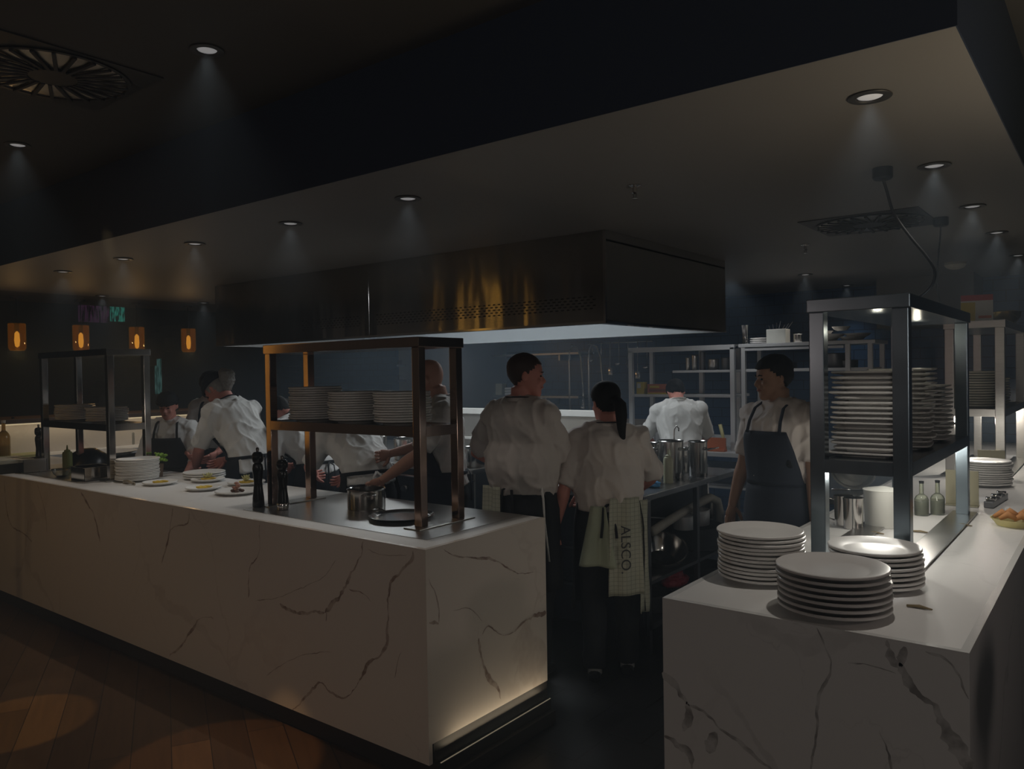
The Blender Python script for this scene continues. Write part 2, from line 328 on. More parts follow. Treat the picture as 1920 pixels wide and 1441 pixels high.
def near_counter():
    t = thing('serving_counter', 'brightly lit white marble serving counter reaching back into the kitchen', 'counter', (-0.68, 5.5, 0))
    y0, y1 = 2.097-5.5, 8.0-5.5; x0, x1 = -1.077+0.68, -0.280+0.68
    bm = BM(); box(bm, x0, x1, y0, y0+0.02, 0, H); box(bm, x1-0.02, x1, y0+0.02, y1, 0, H); box(bm, x0, x0+0.02, y0+0.02, y1, 0, H)
    veins(bm, SERV_V, (-0.68, 5.5, 0), y=2.097)
    o = obj('marble_cladding', bm, MARBLEG, t); o.data.materials.append(VEINC)
    bm = BM(); box(bm, x0+0.02, x1-0.02, y0+0.02, y1, H-0.02, H-0.0005); obj('worktop', bm, MARBLET, t)
near_counter()

# ------------------------------------------------------------------ exhaust hood
def hood():
    x0, x1, y0, y1, z0, z1 = -6.27, -2.297, 3.8245, 5.54, 1.901, ZS-0.001
    cx, cy = (x0+x1)/2, (y0+y1)/2
    t = thing('extraction_hood', 'large polished steel extraction hood hung above the island range', 'hood', (cx, cy, z0))
    def lb(bm, a, b, c, d, e, f, bev=0): box(bm, a-cx, b-cx, c-cy, d-cy, e-z0, f-z0, bev)
    xj = -4.274
    bm = BM(); lb(bm, x0, xj-0.004, y0, y0+0.004, z0, z1)
    obj('front_panel', bm, HOODM, t)
    bm = BM(); lb(bm, xj, x1, y0, y0+0.004, z0, z1)
    obj('front_panel', bm, HOODM, t)
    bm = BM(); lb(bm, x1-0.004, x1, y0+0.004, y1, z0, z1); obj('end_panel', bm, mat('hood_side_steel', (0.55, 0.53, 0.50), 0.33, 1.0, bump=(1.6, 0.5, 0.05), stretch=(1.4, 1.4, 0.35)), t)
    bm = BM(); lb(bm, x0, x0+0.004, y0+0.004, y1, z0, z1); obj('end_panel', bm, HOODM, t)
    bm = BM(); lb(bm, x0, x1, y1-0.004, y1, z0, z1); lb(bm, x0, x1, y1-0.10, y1-0.004, z0, z0+0.012); lb(bm, x0, x1, y0+0.004, y1, z1-0.06, z1-0.05)
    obj('lining', bm, HOODIN, t)
    bm = BM(); lb(bm, x0, x1, y0+0.004, y0+0.07, z0, z0+0.02); lb(bm, x1-0.07, x1-0.004, y0+0.07, y1-0.1, z0, z0+0.02); lb(bm, x0, x1, y0-0.006, y0, z0-0.002, z0+0.012); lb(bm, x1, x1+0.006, y0-.006, y1, z0-0.002, z0+0.012)
    obj('rim_channel', bm, CHROME, t)
    bm = BM(); lb(bm, x1-0.008, x1+0.006, y0-0.008, y0+0.006, z0, z1); obj('corner_trim', bm, CHROME, t)
    # perforations: rows of dark slots set into the front panels
    bm = BM()
    for xa, xb in ((-5.05, -4.33), (-4.20, -2.36)):
        n = int((xb-xa)/0.040)
        for r in range(5):
            for i in range(n):
                xx = xa+i*0.040+(r % 2)*0.020
                lb(bm, xx, xx+0.020, y0-0.0012, y0+0.001, 1.985+r*0.017, 1.985+r*0.017+0.007)
    o = obj('perforations', bm, BLACK, t)
    o['kind'] = 'stuff'
    # fluorescent battens inside
    for k, xx in enumerate((-5.5, -4.3, -3.1)):
        bm = BM(); lb(bm, xx-0.55, xx+0.55, y1-0.35, y1-0.25, z1-0.12, z1-0.06, 0.005)
        bt = obj('light_batten', bm, mat('batten_white', (0.8, 0.8, 0.78), 0.4), t)
        bm = BM(); tube(bm, [(xx-0.52-cx, y1-0.30-cy, z1-0.135-z0), (xx+0.52-cx, y1-0.30-cy, z1-0.135-z0)], 0.013, 10)
        obj('tube', bm, mat('tube_glow', (1, 1, 1), 0.5, emit=(0.93, 0.97, 1.0), es=2.0), bt, 40)
    for xx in (-5.2, -4.2, -3.2):
        lamp('hood_lamp', 'AREA', (xx, 4.75, 2.30), HOOD_W, (0.84, 0.93, 1.0), 0.9, sy=0.4)
HOOD_W = 10.0
hood()

# ------------------------------------------------------------------ downlights
def downlight_proto():
    t = thing('downlight', '', 'ceiling light')
    bm = BM(); lathe(bm, [(0.036, 0.0), (0.060, -0.0015), (0.062, -0.004), (0.060, -0.006), (0.040, -0.007), (0.036, -0.003)], 28, cap=False)
    obj('trim_ring', bm, mat('ring_grey', (0.10, 0.10, 0.10), 0.4, 0.5), t, 40)
    bm = BM(); lathe(bm, [(0.0, -0.0035), (0.030, -0.0035), (0.034, -0.002), (0.036, 0)], 24, cap=False)
    obj('lens', bm, mat('lens_glow', (1, 1, 1), 0.4, emit=(0.97, 0.98, 1.0), es=0.17), t, 40)
    return t
dl = downlight_proto(); dl_used = False
def downlight(x, y, z, label, power=SPOT_W, col=(1.0, 0.95, 0.88), cone=80, group=None):
    global dl_used
    o = dl if not dl_used else dup(dl, (x, y, z)); dl_used = True
    o.location = (x, y, z); o['label'] = label
    if group: o['group'] = group
    lamp('downlight_lamp', 'SPOT', (x, y, z-0.012), power, col, 0.015, cone=cone, blend=1.0)
    lamp('downlight_beam', 'SPOT', (x, y, z-0.012), 11 if z < 2.6 else 12, (0.92, 0.96, 1.0), 0.028, cone=9, blend=0.7)
names = ['second', 'third', 'fourth', 'fifth']
XS = [-2.553, -3.423, -4.352, -5.239, -6.16]
txt = ['bright recessed downlight in the soffit over the pepper mills and front rack', 'recessed soffit downlight next after the one over the front rack', 'recessed soffit downlight above the plated starters on the marble pass', 'recessed soffit downlight above the counter plate stack beside the garnish cup', 'small recessed soffit downlight above the distant steel rack']
for x, l in zip(XS, txt): downlight(x, 2.53, ZS, l)
YS = [2.495, 3.52, 4.547, 5.547, 6.816]
txt = ['large recessed downlight near the soffit corner above the serving counter', 'second recessed downlight from the soffit corner, above the serving counter rack', 'third recessed downlight from the soffit corner along the serving counter', 'fourth recessed downlight from the soffit corner along the serving counter', 'last recessed downlight of the row along the serving counter']
for y, l in zip(YS, txt): downlight(-0.58, y, ZS, l, 15)
downlight(-2.119, 6.843, ZS, 'lone recessed downlight in the ceiling above the back kitchen shelving', 10)
downlight(-2.097, 8.05, ZS, 'tiny recessed downlight close to the navy tiled back wall', 8)
downlight(-7.70, 3.511, ZS, 'tiny recessed downlight at the soffit end between two amber pendants', 10)
downlight(-7.72, 4.572, ZS, 'tiny recessed downlight at the soffit end beyond the last amber pendant', 10)
downlight(-2.68, 1.624, ZD, 'large recessed downlight in the dark dining ceiling beside the swirl vent', 9)
downlight(-4.499, 1.643, ZD, 'recessed downlight in the dark dining ceiling beyond the swirl vent', 9)

# ------------------------------------------------------------------ serving racks
def frame_rack(name, label, x0, x1, y0, y1, zt, zs, base=True, m=CHROME, pw=0.042):
    """four square posts, a framed top and one framed shelf; stands on the counter"""
    cx, cy = (x0+x1)/2, (y0+y1)/2
    t = thing(name, label, 'rack', (cx, cy, H+0.0015))
    hx, hy = (x1-x0)/2, (y1-y0)/2; zt -= H; zs -= H
    for sx in (-1, 1):
        for sy in (-1, 1):
            px, py = sx*(hx-pw/2), sy*(hy-pw/2)
            bm = BM(); box(bm, px-pw/2, px+pw/2, py-pw/2, py+pw/2, 0.006, zt-0.045, 0.003)
            obj('post', bm, m, t)
    for sx in (-1, 1):
        bm = BM(); px = sx*(hx-pw/2); box(bm, px-0.05, px+0.05, -hy-0.04, hy+0.04, 0, 0.006, 0.002); obj('foot_plate', bm, STEEL, t)
    bm = BM(); box(bm, -hx-0.006, hx+0.006, -hy-0.006, hy+0.006, zt-0.045, zt, 0.003); obj('top', bm, m, t)
    bm = BM()
    box(bm, -hx+pw, hx-pw, -hy, -hy+0.03, zs-0.045, zs); box(bm, -hx+pw, hx-pw, hy-0.03, hy, zs-0.045, zs)
    box(bm, -hx, -hx+0.03, -hy+pw, hy-pw, zs-0.045, zs); box(bm, hx-0.03, hx, -hy+pw, hy-pw, zs-0.045, zs)
    box(bm, -hx+0.03, hx-0.03, -hy+0.03, hy-0.03, zs-0.008, zs-0.001)
    obj('shelf', bm, m, t)
    return t
SATIN = mat('satin_bright_steel', (0.74, 0.75, 0.76), 0.42, 0.55)
COPPER = mat('rosy_polished_steel', (0.36, 0.26, 0.22), 0.14, 1.0, var=(6, 0.15))
BLUEST = mat('blued_polished_steel', (0.22, 0.27, 0.31), 0.25, 1.0, var=(6, 0.2))
frame_rack('plate_rack', 'polished steel plate rack on the aisle end of the marble pass', -3.53, -2.405, 2.430, 2.715, 1.79, 1.395, m=COPPER)
frame_rack('plate_rack', 'steel plate rack on the far part of the marble pass, under amber pendants', -6.36, -5.28, 2.430, 2.715, 1.83, 1.325, m=CHROME)
frame_rack('plate_rack', 'tall steel rack on the serving counter, crammed with square plates', -0.85, -0.535, 2.775, 4.06, 1.862, 1.31, m=BLUEST, pw=0.05)
frame_rack('plate_rack', 'distant steel rack on the serving counter with cream plates and a box on top', -0.85, -0.535, 5.45, 6.70, 1.895, 1.36, m=STEEL, pw=0.05)

# ------------------------------------------------------------------ plates
def plate_mesh(R, name='plate', m=CHINA, hgt=0.022, deep=0.4):
    bm = BM()
    lathe(bm, [(0.0, 0.003), (R*0.58, 0.003), (R*0.6, 0.0), (R*0.64, 0.0), (R*0.67, 0.004), (R*0.90, hgt-0.010), (R*0.975, hgt-0.0085), (R, hgt-0.006), (R, hgt-.001), (R*0.985, hgt+0.001), (R*0.95, hgt), (R*0.68, hgt*deep+0.002), (R*0.62, hgt*deep*0.6+0.003), (0, hgt*deep*0.5+0.003)], 40, cap=False)
    return obj(name, bm, m, None, 35)
def square_plate(R, m=CHINA, h=0.018):
    bm = BM(); n = 40; prof = [(0.0, 0.003), (0.60, 0.003), (0.62, 0.0), (0.66, 0.0), (0.68, 0.004), (0.93, h-0.008), (1.0, h-0.005), (1.0, h), (0.97, h+0.001), (0.7, h*0.5), (0.64, h*0.35), (0, h*0.33)]
    rings = []
    for r, z in prof:
        ring = []
        for i in range(n):
            a = 2*PI*i/n; c, s = math.cos(a), math.sin(a); k = (abs(c)**7+abs(s)**7)**(-1/7)
            ring.append(bm.verts.new((r*R*c*k, r*R*s*k, z)))
        rings.append(ring)
    for a, b in zip(rings[:-1], rings[1:]):
        for i in range(n): bm.faces.new((a[i], a[(i+1) % n], b[(i+1) % n], b[i]))
    return obj('square_plate', bm, m, None, 35)
def stack(proto, n, x, y, z, pitch, where, group, jit=0.004, adj='white round plate', rz=0.0, first=False):
    """n plates; each is its own object"""
    for k in range(n):
        o = proto if (first and k == 0) else proto.copy()
        if o is not proto: COL.objects.link(o)
        o.location = (x+random.uniform(-jit, jit), y+random.uniform(-jit, jit), z+k*pitch); o.rotation_euler = (0, 0, rz+random.uniform(-0.05, 0.05))
        tag(o, '%s, %s of %s' % (adj, ORD[n-1-k], where), 'plate', group)
pl27 = plate_mesh(0.135); used = False
# serving counter, near end
stack(pl27, 12, -0.915, 2.475, H, 0.0125, 'the twelve beside the aisle edge', 'plates beside the aisle edge of the serving counter', first=True)
pl_dark = plate_mesh(0.150, m=mat('grey_stoneware', (0.62, 0.60, 0.58), 0.3))
stack(pl_dark, 7, -0.633, 2.262, H, 0.0175, 'the nearest wide-rimmed stack', 'wide rimmed plates at the counter end', adj='wide plate with dark rim edge', first=True)
stack(pl27, 8, -0.60, 2.60, H, 0.0145, 'the glaring stack under the blue-lit rack', 'plates under the near rack post')
# marble pass
stack(pl27, 13, -5.17, 2.56, H, 0.0105, 'the stack beside the green garnish', 'plates stacked beside the garnish cup')
stack(pl27, 3, -4.86, 2.86, H, 0.013, 'the low stack of three on the pass', 'low stack of three plates')
# plate rack near: three stacks
for n, x, w_ in ((14, -3.30, 'the rack stack by the far post'), (12, -2.99, 'the middle rack stack'), (12, -2.66, 'the rack stack at the aisle post')):
    stack(pl27, n, x, 2.575, 1.395, 0.0118, w_, 'plates in '+w_)
for n, x, w_ in ((9, -6.12, 'the far rack stack'), (8, -5.62, 'the far rack stack beside the post')):
    stack(pl27, n, x, 2.575, 1.325, 0.012, w_, 'plates in '+w_)
sq = square_plate(0.118)
stack(sq, 17, -0.70, 3.00, 1.31, 0.0178, 'the near square stack in the blue rack', 'square plates at the rack front', jit=0.008, adj='square white plate', first=True)
stack(sq, 17, -0.675, 3.34, 1.31, 0.0182, 'the second square stack in the blue rack', 'square plates second row', jit=0.010, adj='square white plate', rz=0.1)
stack(sq, 13, -0.675, 3.72, 1.31, 0.0182, 'the third square stack in the blue rack', 'square plates third row', jit=0.010, adj='square white plate')
plc = plate_mesh(0.12, m=CHINAC)
stack(plc, 14, -0.70, 5.65, 1.36, 0.016, 'the cream stack in the distant rack', 'cream plates in the distant rack', adj='cream round plate', first=True)
stack(plc, 11, -0.68, 6.02, 1.36, 0.016, 'the second cream stack in the distant rack', 'cream plates further in the distant rack', adj='cream round plate')
stack(pl27, 11, -0.60, 5.10, H, 0.012, 'the stack below the distant rack', 'plates on the counter below the distant rack')

# rack undershelf light of the serving counter
for yy in (3.0, 3.4, 3.8): lamp('rack_lamp', 'POINT', (-0.69, yy, 1.235), 1.6, (1.0, 0.97, 0.88), 0.02)
for yy in (3.05, 3.75): lamp('rack_lamp', 'POINT', (-0.69, yy, 1.765), 0.16, (1.0, 0.93, 0.74), 0.015)
for yy in (5.7, 6.3): lamp('rack_lamp', 'POINT', (-0.69, yy, 1.28), 3.2, (1.0, 0.95, 0.85), 0.02)
for xx in (-6.2, -5.0, -3.8, -2.6): lamp('added_back_fill', 'SPOT', (xx, 6.9 if xx < -3 else 6.4, ZS-0.02), 14, (0.88, 0.94, 1.0), 0.03, cone=120, blend=0.8)  # unseen spots added behind the hood to brighten the back kitchen

# ------------------------------------------------------------------ people
SKIN = mat('skin_light', (0.46, 0.25, 0.18), 0.55, bump=(60, 0.1, 0.002))
SKINR = mat('skin_ruddy', (0.66, 0.28, 0.22), 0.55, bump=(60, 0.1, 0.002))
SKINT = mat('skin_tan', (0.40, 0.23, 0.15), 0.55, bump=(60, 0.1, 0.002))
WHITEC = mat('white_cotton', (0.78, 0.77, 0.74), 0.85, bump=(240, 0.25, 0.001))
BEIGEC = mat('off_white_cotton', (0.68, 0.62, 0.58), 0.85, bump=(240, 0.25, 0.001))
NAVYC = mat('navy_apron_cloth', (0.020, 0.026, 0.042), 0.8, bump=(200, 0.2, 0.001))
BLACKC = mat('black_cloth', (0.010, 0.011, 0.014), 0.85, bump=(200, 0.2, 0.001))
HAIRB = mat('black_hair', (0.010, 0.009, 0.009), 0.75, spec=0.25, bump=(90, 0.5, 0.003), stretch=(1, 1, 0.3))
HAIRBR = mat('short_brown_hair', (0.050, 0.028, 0.020), 0.55, bump=(120, 0.5, 0.002))
HAIRG = mat('grey_hair', (0.30, 0.29, 0.27), 0.6, bump=(70, 0.8, 0.004))
EYEM = mat('dark_eye', (0.02, 0.015, 0.012), 0.2)
LIPM = mat('lip_skin', (0.33, 0.10, 0.08), 0.5)
SHOEM = mat('black_shoe', (0.012, 0.012, 0.013), 0.4)
SOCKM = mat('white_sock', (0.7, 0.7, 0.68), 0.8)

TORSO = [(0.78, .135, .098, 0), (0.84, .162, .112, -.004), (0.92, .172, .118, -.008), (1.00, .155, .108, -.003), (1.09, .140, .100, .004), (1.20, .152, .108, .004), (1.31, .170, .116, .0), (1.39, .176, .110, -.008), (1.44, .150, .092, -.014), (1.475, .095, .070, -.015), (1.50, .058, .058, -.012)]
HEADR = [(-.004, .012, .078, .050), (.006, .026, .090, .030), (.022, .041, .094, .010), (.040, .051, .091, -.020), (.060, .059, .092, -.055), (.082, .065, .089, -.076), (.104, .070, .086, -.090), (.120, .072, .085, -.096), (.138, .074, .093, -.100), (.160, .076, .091, -.102), (.182, .073, .082, -.097), (.203, .063, .066, -.083), (.220, .047, .044, -.062), (.231, .028, .020, -.040), (.235, .008, .0, -.020)]
def tor(z):
    if z <= TORSO[0][0]: return TORSO[0][1:]
    for a, b in zip(TORSO[:-1], TORSO[1:]):
        if a[0] <= z <= b[0]:
            t = (z-a[0])/(b[0]-a[0]); return tuple(a[i]*(1-t)+b[i]*t for i in (1, 2, 3))
    return TORSO[-1][1:]
def ring_loft(bm, rings, tf, seg=28, cap=True):
    """rings: list of lists of points (already made) transformed by tf"""
    R = [[bm.verts.new(tf(Vector(p))) for p in r] for r in rings]
    for a, b in zip(R[:-1], R[1:]):
        n = len(a)
        for i in range(n): bm.faces.new((a[i], a[(i+1) % n], b[(i+1) % n], b[i]))
    if cap: bm.faces.new(list(reversed(R[0]))); bm.faces.new(R[-1])
def ellring(z, w, d, y, n=28, p=2.3):
    out = []
    for i in range(n):
        a = 2*PI*i/n; c, s = math.cos(a), math.sin(a)
        k = (abs(c)**p+abs(s)**p)**(-1/p); out.append((w*c*k, y+d*s*k, z))
    return out
def headring(z, w, yf, yb, off=0.0, n=28):
    cy, hy = (yf+yb)/2, (yf-yb)/2; out = []
    for i in range(n):
        a = 2*PI*i/n; c, s = math.cos(a), math.sin(a)
        out.append(((w+off)*c, cy+(hy+off)*s, z))
    return out
def remesh(o, voxel, smooth=0, folds=None):
    md = o.modifiers.new('r', 'REMESH'); md.mode = 'VOXEL'; md.voxel_size = voxel; md.use_smooth_shade = True
    if smooth:
        ms = o.modifiers.new('s', 'SMOOTH'); ms.factor = 0.5; ms.iterations = smooth
    dg = bpy.context.evaluated_depsgraph_get(); me = bpy.data.meshes.new_from_object(o.evaluated_get(dg), preserve_all_data_layers=False, depsgraph=dg)
    o.modifiers.clear(); old = o.data; nm = old.name; mt = list(old.materials); o.data = me; bpy.data.meshes.remove(old); me.name = nm
    me.materials.clear()
    for m in mt: me.materials.append(m)
    if folds:
        amp, fx, fz, seed = folds
        off = Vector((seed*3.1, seed*1.3, seed*2.7))
        nr = [v.normal.copy() for v in me.vertices]
        for v, n_ in zip(me.vertices, nr):
            p = v.co
            q = Vector((p.x*fx+p.z*fz*0.35, p.y*fx, p.z*fz))+off
            a = noise.noise(q); b = noise.noise(q*2.3+off)
            f = (1-abs(a)*2.2)
            f = f*f*f if f > 0 else 0
            g = 1-abs(noise.noise(q*1.9+off*1.7))*3.2; f += .45*(g*g if g > 0 else 0)
            v.co = p+n_*amp*max(-.35, 0.9*f-0.2+0.6*a+0.3*b)
    for p in me.polygons: p.use_smooth = True
    return o
def ik(Sh, W, la, lb, pole):
    d = W-Sh; L = min(d.length, (la+lb)*0.998); d = d.normalized(); W = Sh+d*L
    x = (la*la-lb*lb+L*L)/(2*L); h = math.sqrt(max(la*la-x*x, 0)); p = Vector(pole); p = (p-d*p.dot(d)).normalized()
    return Sh+d*x+p*h, W
def hand(bm, wrist, d, palm, s=1.0, curl=0.5, side=1):
    """d: direction of the hand, palm: palm normal, side: +1 puts the thumb towards d x palm"""
    d = Vector(d).normalized(); n = Vector(palm); n = (n-d*n.dot(d)).normalized(); a = d.cross(n)*side
    W = Vector(wrist)
    tube(bm, [W-d*.02*s, W+d*.015*s, W+d*.05*s, W+d*.088*s], [(.024*s, .018*s), (.027*s, .017*s), (.038*s, .014*s), (.036*s, .011*s)], 12, side=a)
    for k, (off, ln) in enumerate(((.027, .072), (.009, .080), (-.010, .074), (-.028, .058))):
        b = W+d*.082*s+a*off*s; dirn = (d+a*off*1.5).normalized(); pts = [b-dirn*.012*s]; ang = 0.15+curl*0.3
        seg = [ln*.45, ln*.30, ln*.25]
        c = b
        pts.append(c)
        for q in seg:
            v = dirn*math.cos(ang)+n*math.sin(ang); c = c+v*q*s; pts.append(c); ang += curl*0.9+0.1*k*curl
        tube(bm, pts, [.0095*s, .0095*s, .0088*s, .0080*s, .0062*s], 8)
    b = W+d*.022*s+a*.020*s; v1 = (d*0.55+a*0.75+n*0.35).normalized(); v2 = (d*0.85+a*0.35+n*0.4).normalized()
    tube(bm, [b-v1*.006*s, b+v1*.018*s, b+v1*.036*s, b+v1*.036*s+v2*.030*s, b+v1*.034*s+v2*.052*s], [.013*s, .0125*s, .0110*s, .0098*s, .007*s], 8)

def person(label, loc, face, s=1.0, lean=0, side=0, skin=SKIN, shirt=WHITEC, wr=(.26, .12, .90), wl=(-.26, .12, .90), pr=(.6, -1, -.2), pl=(-.6, -1, -.2),
           hyaw=0, hpitch=0, hair='short', hairm=HAIRB, cap=None, apron=NAVYC, bib=True, skirt=0.55, sleeve=0.85, hem=0.98, blouse=0.0, vox=0.009, feet=True, strap=True,
           gloves=None, group=None, width=1.0, curl=0.55, seed=1, gap=0.0, palm=None, tie=None, skirtm=None, stance=0.0):
    t = thing('person', label, 'person', (loc[0], loc[1], 0), math.radians(face), group)
    A, B_ = math.radians(lean), math.radians(side)
    def bend(p):
        p = Vector(p); k = min(max((p.z-0.96)/0.34, 0), 1); k = k*k*(3-2*k)*0.65+k*0.35
        c = Vector((0, 0, 0.96))
        R = Matrix.Rotation(-A*k, 4, 'X') @ Matrix.Rotation(B_*k, 4, 'Y')
        return (c+(R @ (p-c)))*s
    full = Matrix.Rotation(-A, 3, 'X') @ Matrix.Rotation(B_, 3, 'Y')
    Hm = Matrix.Rotation(math.radians(hyaw), 3, 'Z') @ Matrix.Rotation(-math.radians(hpitch), 3, 'X')
    def hd(p):
        p = Vector(p); c = Vector((0, -.02, .02)); q = c+Hm @ (p-c)
        return bend(q+Vector((0, .015, 1.522)))
    SHr, SHl = bend((.165*width, -.008, 1.415)), bend((-.165*width, -.008, 1.415))
    wr, wl = Vector(wr)*s, Vector(wl)*s
    Er, Wr = ik(SHr, wr, .285*s, .255*s, pr); El, Wl = ik(SHl, wl, .285*s, .255*s, pl)
    # --- body
    bm = BM()
    ring_loft(bm, [ellring(z, w*width, d, y) for z, w, d, y in TORSO], bend)
    tube(bm, [bend((0, -.012, 1.44)), bend((0, -.008, 1.51)), (bend((0, -.008, 1.51))+hd((0, -.02, .04)))/2, hd((0, -.02, .05))], [.060*s, .055*s, .054*s, .056*s], 20)
    ring_loft(bm, [headring(*h) for h in HEADR], hd)
    # nose, brow, cheeks, ears, lips bulge
    tube(bm, [hd((0, .080, .128)), hd((0, .093, .108)), hd((0, .106, .089)), hd((0, .096, .078))], [.008*s, .010*s, .0135*s, .010*s], 10)
    for sx in (-1, 1):
        ell(bm, hd((sx*.009, .098, .082)), (.008*s,)*3, 8, 6)
        ell(bm, hd((sx*.030, .076, .131)), (.020*s, .012*s, .008*s), 10, 8)
        ell(bm, hd((sx*.038, .070, .085)), (.018*s, .016*s, .018*s), 10, 8)
        m = full @ Hm
        ell(bm, hd((sx*.078, -.012, .108)), (.007*s, .018*s, .030*s), 10, 8, rot=m @ Matrix.Rotation(sx*0.35, 3, 'Z') @ Matrix.Rotation(-0.2, 3, 'X'))
    ell(bm, hd((0, .086, .056)), (.022*s, .012*s, .010*s), 10, 8)
    for Sh, E, Wp in ((SHr, Er, Wr), (SHl, El, Wl)):
        ell(bm, Sh, (.055*s,)*3)
        m1 = Sh.lerp(E, .35); f1 = E.lerp(Wp, .25); f2 = E.lerp(Wp, .7)
        tube(bm, [Sh, m1, Sh.lerp(E, .8), E, f1, f2, Wp, Wp+(Wp-E).normalized()*.02*s], [.050*s, .049*s, .041*s, .038*s, .042*s, .033*s, .026*s, .024*s], 14)
    hips = []
    for sx in (-1, 1):
        hp = Vector((sx*.088*s, 0, .90*s)); kn = Vector((sx*(.098+gap*.5)*s, (.02+stance*sx*.6)*s, .49*s)); an = Vector((sx*(.095+gap)*s, (-.03+stance*sx)*s, .085*s)); hips.append((hp, kn, an))
        tube(bm, [hp, hp.lerp(kn, .5), kn, kn.lerp(an, .3), an], [.085*s, .072*s, .053*s, .054*s, .036*s], 14)
    body = obj('body', bm, skin, t)
    remesh(body, vox, 2)
    bm = BM(); bm.from_mesh(body.data)
    for q, (E, Wp) in enumerate(((Er, Wr), (El, Wl))):
        dd = (Wp-E).normalized(); pn = Vector(palm) if palm else Vector((-1 if q == 0 else 1, 0.2, 0))
        hand(bm, Wp+dd*.005, dd*1.0+pn.normalized()*.15, pn, s, curl, 1 if q else -1)
    bm.to_mesh(body.data); bm.free()
    for p in body.data.polygons: p.use_smooth = True
    # --- face parts
    if hair != 'back':
        for sx in (-1, 1):
            bm = BM(); ell(bm, hd((sx*.030, .0805, .117)), (.013*s, .007*s, .0055*s), 10, 6, rot=full @ Hm); obj('eye', bm, EYEM, t, 0)
            bm = BM(); tube(bm, [hd((sx*.014, .093, .135)), hd((sx*.030, .092, .140)), hd((sx*.046, .079, .136))], [.003*s, .004*s, .002*s], 6); obj('eyebrow', bm, hairm if hair != 'bald' else HAIRG, t, 0)
        bm = BM(); tube(bm, [hd((-.022, .087, .056)), hd((0, .099, .057)), hd((.022, .087, .056))], [.002*s, .0055*s, .002*s], 8); obj('mouth', bm, LIPM, t, 0)
    # --- hair
    def hairshell(off, fn, zmax=1):
        bm = BM(); n = 40
        zs = [i/26*.239-.004 for i in range(27)]
        def hi(z):
            if z <= HEADR[0][0]: return HEADR[0][1:]
            for a, b in zip(HEADR[:-1], HEADR[1:]):
                if a[0] <= z <= b[0]:
                    tt = (z-a[0])/(b[0]-a[0]); return tuple(a[i]*(1-tt)+b[i]*tt for i in (1, 2, 3))
            return HEADR[-1][1:]
        R = []
        for z in zs:
            w, yf, yb = hi(z); R.append([Vector(p)+Vector((0, 0, off*max(0, (z-.12)/.115))) for p in headring(z, w, yf, yb, off, n)])
        top = Vector((0, -.02, .236+off))
        V = [[bm.verts.new(hd(p)) for p in r] for r in R]; tv = bm.verts.new(hd(top))
        for a in range(len(R)-1):
            for i in range(n):
                j = (i+1) % n; c = (R[a][i]+R[a+1][j])/2
                if fn(c): bm.faces.new((V[a][i], V[a][j], V[a+1][j], V[a+1][i]))
        for i in range(n): bm.faces.new((V[-1][i], V[-1][(i+1) % n], tv))
        bmesh.ops.delete(bm, geom=[v for v in bm.verts if not v.link_faces], context='VERTS')
        return bm
    if hair in ('short', 'back', 'pony', 'crop'):
        lo = .045 if hair != 'crop' else .055
        def fn(c, lo=lo):
            lim = .178 if c.y > .055 else (.178-(.055-c.y)/.065*(.178-.115) if c.y > -.01 else .115-(-.01-c.y)/.05*(.115-lo))
            return c.z > max(lim, lo)
        off = {'short': .011, 'back': .011, 'pony': .010, 'crop': .0045}[hair]
        o = obj('hair', hairshell(off, fn), hairm, t, 0)
        so = o.modifiers.new('s', 'SOLIDIFY'); so.thickness = .010*s; so.offset = -1
        if hair in ('short', 'back'):
            for v in o.data.vertices: v.co += v.normal*0.006*s*noise.noise(v.co*38)
    if hair == 'pony':
        bm = BM()
        tube(bm, [hd((0, -.095, .12)), hd((0, -.135, .125)), hd((.01, -.165, .095)), hd((.015, -.165, .03)), hd((.02, -.150, -.04)), hd((.03, -.14, -.10)), hd((.035, -.13, -.14))], [.026*s, .030*s, .036*s, .034*s, .026*s, .016*s, .004*s], 14)
        p = obj('ponytail', bm, hairm, t, 0)
    if hair == 'bun':
        bm = BM()
        tube(bm, [hd((0, -.05, .06)), hd((0, -.115, .10)), hd((0, -.135, .13)), hd((0, -.12, .165)), hd((0, -.09, .18))], [.03*s, .05*s, .058*s, .045*s, .02*s], 16)
        o = obj('hair', bm, hairm, t, 0)
        remesh(o, .008, 1, (.010, 40, 40, seed))
        o2 = obj('hair', hairshell(.006, lambda c: c.y < .02 and c.z > .04 and (c.z > .1 or c.y < -.03)), hairm, t, 0)
    if cap:
        o = obj('cap', hairshell(.016, lambda c: c.z > .148), cap, t, 0)
        so = o.modifiers.new('s', 'SOLIDIFY'); so.thickness = .008*s; so.offset = -1
        bm = BM(); w, yf, yb = .075, .092, -.101
        pts = [hd(Vector(p)+Vector((0, 0, 0))) for p in headring(.155, w, yf, yb, .016, 32)]
        tube(bm, pts, (.012*s, .005*s), 8, closed=True, side=(0, 0, 1)); obj('cap_band', bm, cap, t, 0)
    # --- shirt
    bm = BM(); zz = [hem+i*(1.475-hem)/12 for i in range(13)]
    rr = []
    for i, z in enumerate(zz):
        w, d, y = tor(z); k = blouse*math.sin(min(1, i/7)*PI) if i < 8 else 0
        o_ = .020+k*.035 - (.003 if z > 1.43 else 0); rr.append(ellring(z, w*width+o_, d+o_+k*.01, y))
    ring_loft(bm, rr, bend)
